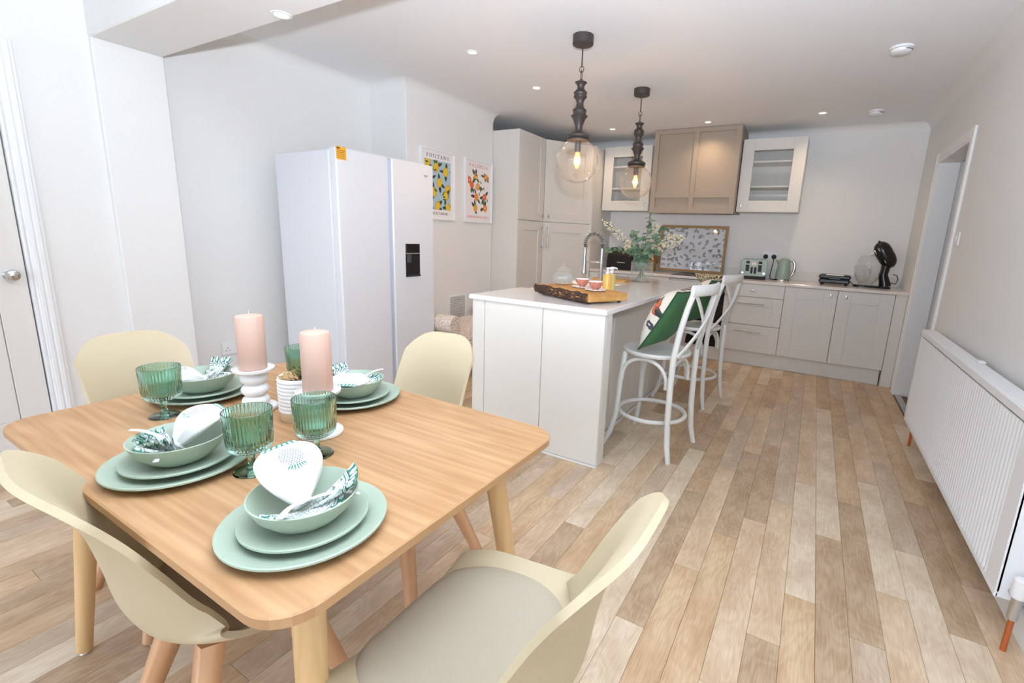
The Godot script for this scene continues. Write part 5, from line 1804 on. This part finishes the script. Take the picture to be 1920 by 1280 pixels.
func build_wall_things() -> void:
	# two fruit posters on the chimney breast (x = -3.10), facing +x
	for a in [[-3.130, 0, "POSITANO", "COSTA DI LIMONE", "white-framed print of yellow lemons half hidden behind the fridge", rgb(70, 72, 84)], [-3.722, 1, "VALENCIA", "NARANJAS DE VALENCIA", "white-framed print of oranges titled in pink lettering", rgb(226, 128, 112)]]:
		var f := thing("fruit_print", a[4], "picture", Vector3(-3.0985, 1.378, a[0]), PI / 2, "fruit prints")
		var w := 0.445
		var h := 0.612
		var st := mb()
		for b in [[0, w, 0, 0.014], [0, w, h - 0.014, h], [0, 0.014, 0.014, h - 0.014], [w - 0.014, w, 0.014, h - 0.014]]:
			bxa(st, b[0], b[1], b[2], b[3], 0, 0.026, 0.0015)
		obj("frame", st, M.trim, f)
		st = mb()
		uvquad(st, Vector3(0.013, 0.013, 0.012), Vector3(w - 0.013, 0.013, 0.012), Vector3(w - 0.013, h - 0.013, 0.012), Vector3(0.013, h - 0.013, 0.012))
		var pm := mat(Color.WHITE, 0.5)
		pm.albedo_texture = tex(poster_print(a[1]))
		obj("print", st, pm, f)
		obj("backing", bx(0.01, w - 0.01, 0.01, h - 0.01, 0.001, 0.010, 0.0), M.trim, f)
		var lm := mat(a[5], 0.6)
		text(spaced(a[2]), 0.043, lm, f, Vector3(w * 0.5, h - 0.058, 0.0125), 0.0, "Droid Serif")
		text(a[3], 0.030, lm, f, Vector3(w * 0.5, 0.058, 0.0125), 0.0, "Droid Serif")
	# louvred vent
	var v := thing("wall_vent", "white louvred air vent low on the wall above bench", "vent", Vector3(-3.0995, 0.395, -3.50), PI / 2)
	var fr := mb()
	for b in [[0, 0.26, 0, 0.016], [0, 0.26, 0.244, 0.26], [0, 0.016, 0.016, 0.244], [0.244, 0.26, 0.016, 0.244]]:
		bxa(fr, b[0], b[1], b[2], b[3], 0, 0.010, 0.001)
	obj("frame", fr, M.trim, v)
	obj("backing", bx(0.01, 0.25, 0.01, 0.25, 0.0, 0.002, 0.0), mat(rgb(200, 196, 192), 0.7), v)
	for k in 13:
		obj("slat", box(mb(), Vector3(0.13, 0.026 + k * 0.0173, 0.008), Vector3(0.228, 0.0105, 0.003), 0.0008, Basis(Vector3(1, 0, 0), deg_to_rad(32))), M.trim, v)
	# upholstered bench
	var b := thing("ottoman_bench", "champagne crushed velvet bench with rolled arm beyond the fridge", "bench", Vector3(-2.79, 0, -3.45))
	obj("base", box(mb(), Vector3(0, 0.285, 0), Vector3(0.50, 0.13, 0.90), 0.015), M.bench, b)
	var seat := []
	for i in 25:
		var row := []
		for j in 37:
			var u := i / 24.0 * 2.0 - 1.0
			var w := j / 36.0 * 2.0 - 1.0
			var bt := 0.010 * cos(u * PI * 1.5) * cos(w * PI * 3.0)
			var ed := pow(maxf(0.0, (1.0 - pow(absf(u), 8.0)) * (1.0 - pow(absf(w), 10.0))), 0.4)
			row.append(Vector3(u * 0.248, 0.352 + 0.105 * ed + bt * ed, w * 0.43))
		seat.append(row)
	obj("tufted_seat", sheet(mb(), seat, -0.004), M.bench, b)
	for i in 3:
		for j in 5:
			obj("button", lathe(mb(), [Vector2(0, -0.004), Vector2(0.010, -0.002), Vector2(0.006, 0.004), Vector2(0, 0.005)], 10, Vector3(-0.165 + i * 0.165, 0.448, -0.287 + j * 0.1435)), M.bench, b)
	for s in [-1, 1]:
		var arm := PackedVector2Array()
		# arm profile in (z, y)
		var prof := [[0.43, 0.22], [0.505, 0.22], [0.505, 0.45]]
		for q in 13:
			var w := deg_to_rad(lerpf(-60, 180, q / 12.0))
			prof.append([0.505 + cos(w) * 0.075 - 0.010, 0.515 + sin(w) * 0.075])
		for q in prof:
			arm.append(Vector2(q[0], q[1]))
		var am := mb()
		prism(am, arm, -0.25, 0.25, 0.008)
		var ao := obj("rolled_arm", am, M.bench, b)
		ao.basis = Basis(Vector3(0, 0, s), Vector3(1, 0, 0), Vector3(0, 1, 0))
	for x in [-0.20, 0.20]:
		for z in [-0.42, 0.42]:
			obj("leg", lathe(mb(), [Vector2(0, 0), Vector2(0.016, 0), Vector2(0.026, 0.22), Vector2(0, 0.22)], 14, Vector3(x, 0, z)), M.poddark, b)
	# sockets and switch
	var so := thing("wall_socket", "white double socket low on the left wall behind candle", "socket", Vector3(XK + 0.001, 0.405, -1.71), PI / 2)
	obj("plate", box(mb(), Vector3(0, 0, 0.005), Vector3(0.150, 0.088, 0.010), 0.003), M.plastic, so)
	for x in [-0.038, 0.038]:
		for q in [[0, 0.0, 0.004, 0.008], [-0.011, -0.020, 0.007, 0.004], [0.011, -0.020, 0.007, 0.004]]:
			obj("pin_hole", box(mb(), Vector3(x + q[0], q[1] + 0.004, 0.0102), Vector3(q[2], q[3], 0.0008), 0.0), M.blackmatt, so)
	for x in [-0.060, 0.060]:
		obj("rocker", box(mb(), Vector3(x, 0.028, 0.011), Vector3(0.012, 0.016, 0.004), 0.001), M.plastic, so)
	var sw := thing("light_switch", "white light switch on the right wall beside the doorway", "switch", Vector3(XR - 0.001, 1.362, -3.95), -PI / 2)
	obj("plate", box(mb(), Vector3(0, 0, 0.005), Vector3(0.086, 0.086, 0.010), 0.003), M.plastic, sw)
	obj("rocker", box(mb(), Vector3(0, 0, 0.012), Vector3(0.016, 0.030, 0.006), 0.002), M.plastic, sw)
	# radiator along the right wall
	var r := thing("radiator", "long white panel radiator on the right wall", "radiator")
	var z0 := -3.83
	var z1 := -1.93
	var rx0 := 0.668
	var rx1 := 0.745
	var y0 := 0.15
	var y1 := 0.775
	obj("back_panel", bx(rx1 - 0.012, rx1, y0, y1 - 0.01, z0, z1, 0.003), M.radiator, r)
	var pan := mb()
	var n := 56
	var za := z0 + 0.05
	var zb := z1 - 0.10
	sg += 1
	var pts := []
	for k in n * 8 + 1:
		var t := float(k) / (n * 8)
		var ph := fmod(k, 8) / 8.0
		var d := 0.009 * clampf((0.5 + 0.5 * cos(TAU * ph)) * 1.8 - 0.4, 0.0, 1.0)
		pts.append([lerpf(za, zb, t), d])
	for yy in [[y0 + 0.035, y1 - 0.055, 1.0, 1.0], [y0 + 0.022, y0 + 0.035, 0.0, 1.0], [y1 - 0.055, y1 - 0.042, 1.0, 0.0]]:
		pan.set_smooth_group(sg)
		for k in pts.size() - 1:
			var A: Array = pts[k]
			var B: Array = pts[k + 1]
			face(pan, [Vector3(rx0 + A[1] * yy[2], yy[0], A[0]), Vector3(rx0 + B[1] * yy[2], yy[0], B[0]), Vector3(rx0 + B[1] * yy[3], yy[1], B[0]), Vector3(rx0 + A[1] * yy[3], yy[1], A[0])], Vector3(-1, 0, 0))
	pan.set_smooth_group(-1)
	bxa(pan, rx0, rx0 + 0.012, y0, y0 + 0.022, z0, z1, 0.004)
	bxa(pan, rx0, rx0 + 0.012, y1 - 0.042, y1 - 0.004, z0, z1, 0.004)
	bxa(pan, rx0, rx0 + 0.012, y0 + 0.022, y1 - 0.042, z0, za, 0.002)
	bxa(pan, rx0, rx0 + 0.012, y0 + 0.022, y1 - 0.042, zb, z1, 0.002)
	bxa(pan, rx0 + 0.0125, rx0 + 0.02, y0 + 0.01, y1 - 0.03, z0 + 0.01, z1 - 0.01, 0.0)
	obj("front_panel", pan, M.radiator, r)
	obj("top_grille", bx(rx0 + 0.003, rx1, y1 - 0.010, y1, z0, z1, 0.003), M.radiator, r)
	for z in [z0, z1 - 0.008]:
		obj("end_cover", bx(rx0 + 0.003, rx1, y0 + 0.004, y1 - 0.008, z, z + 0.008, 0.002), M.radiator, r)
	for z in [-3.4, -2.4]:
		obj("bracket", bx(rx1, XR - 0.0005, 0.25, 0.65, z - 0.02, z + 0.02, 0.002), M.radiator, r)
	obj("air_vent_cap", box(mb(), Vector3(rx1 - 0.012, y1 + 0.005, -2.83), Vector3(0.030, 0.012, 0.05), 0.004), M.plastic, r)
	for z in [[-1.885, true], [-3.735, false]]:
		var p := mb()
		tube(p, [Vector3(0.708, 0.0, z[0]), Vector3(0.708, 0.155 if z[1] else 0.15, z[0])], 0.0085, 12)
		obj("copper_pipe", p, M.copper, r)
		if z[1]:
			var va := mb()
			tube(va, [Vector3(0.708, 0.12, z[0]), Vector3(0.708, 0.20, z[0])], 0.014, 12)
			tube(va, [Vector3(0.708, 0.19, z[0]), Vector3(0.708, 0.19, z1 - 0.004)], 0.010, 10)
			obj("valve", va, M.steel, r)
			obj("valve_cap", lathe(mb(), [Vector2(0, 0.20), Vector2(0.019, 0.20), Vector2(0.021, 0.21), Vector2(0.019, 0.262), Vector2(0.012, 0.268), Vector2(0, 0.268)], 18, Vector3(0.708, 0, z[0])), M.plastic, r)

func spaced(s: String) -> String:
	var o := ""
	for c in s:
		o += c + " "
	return o.strip_edges()
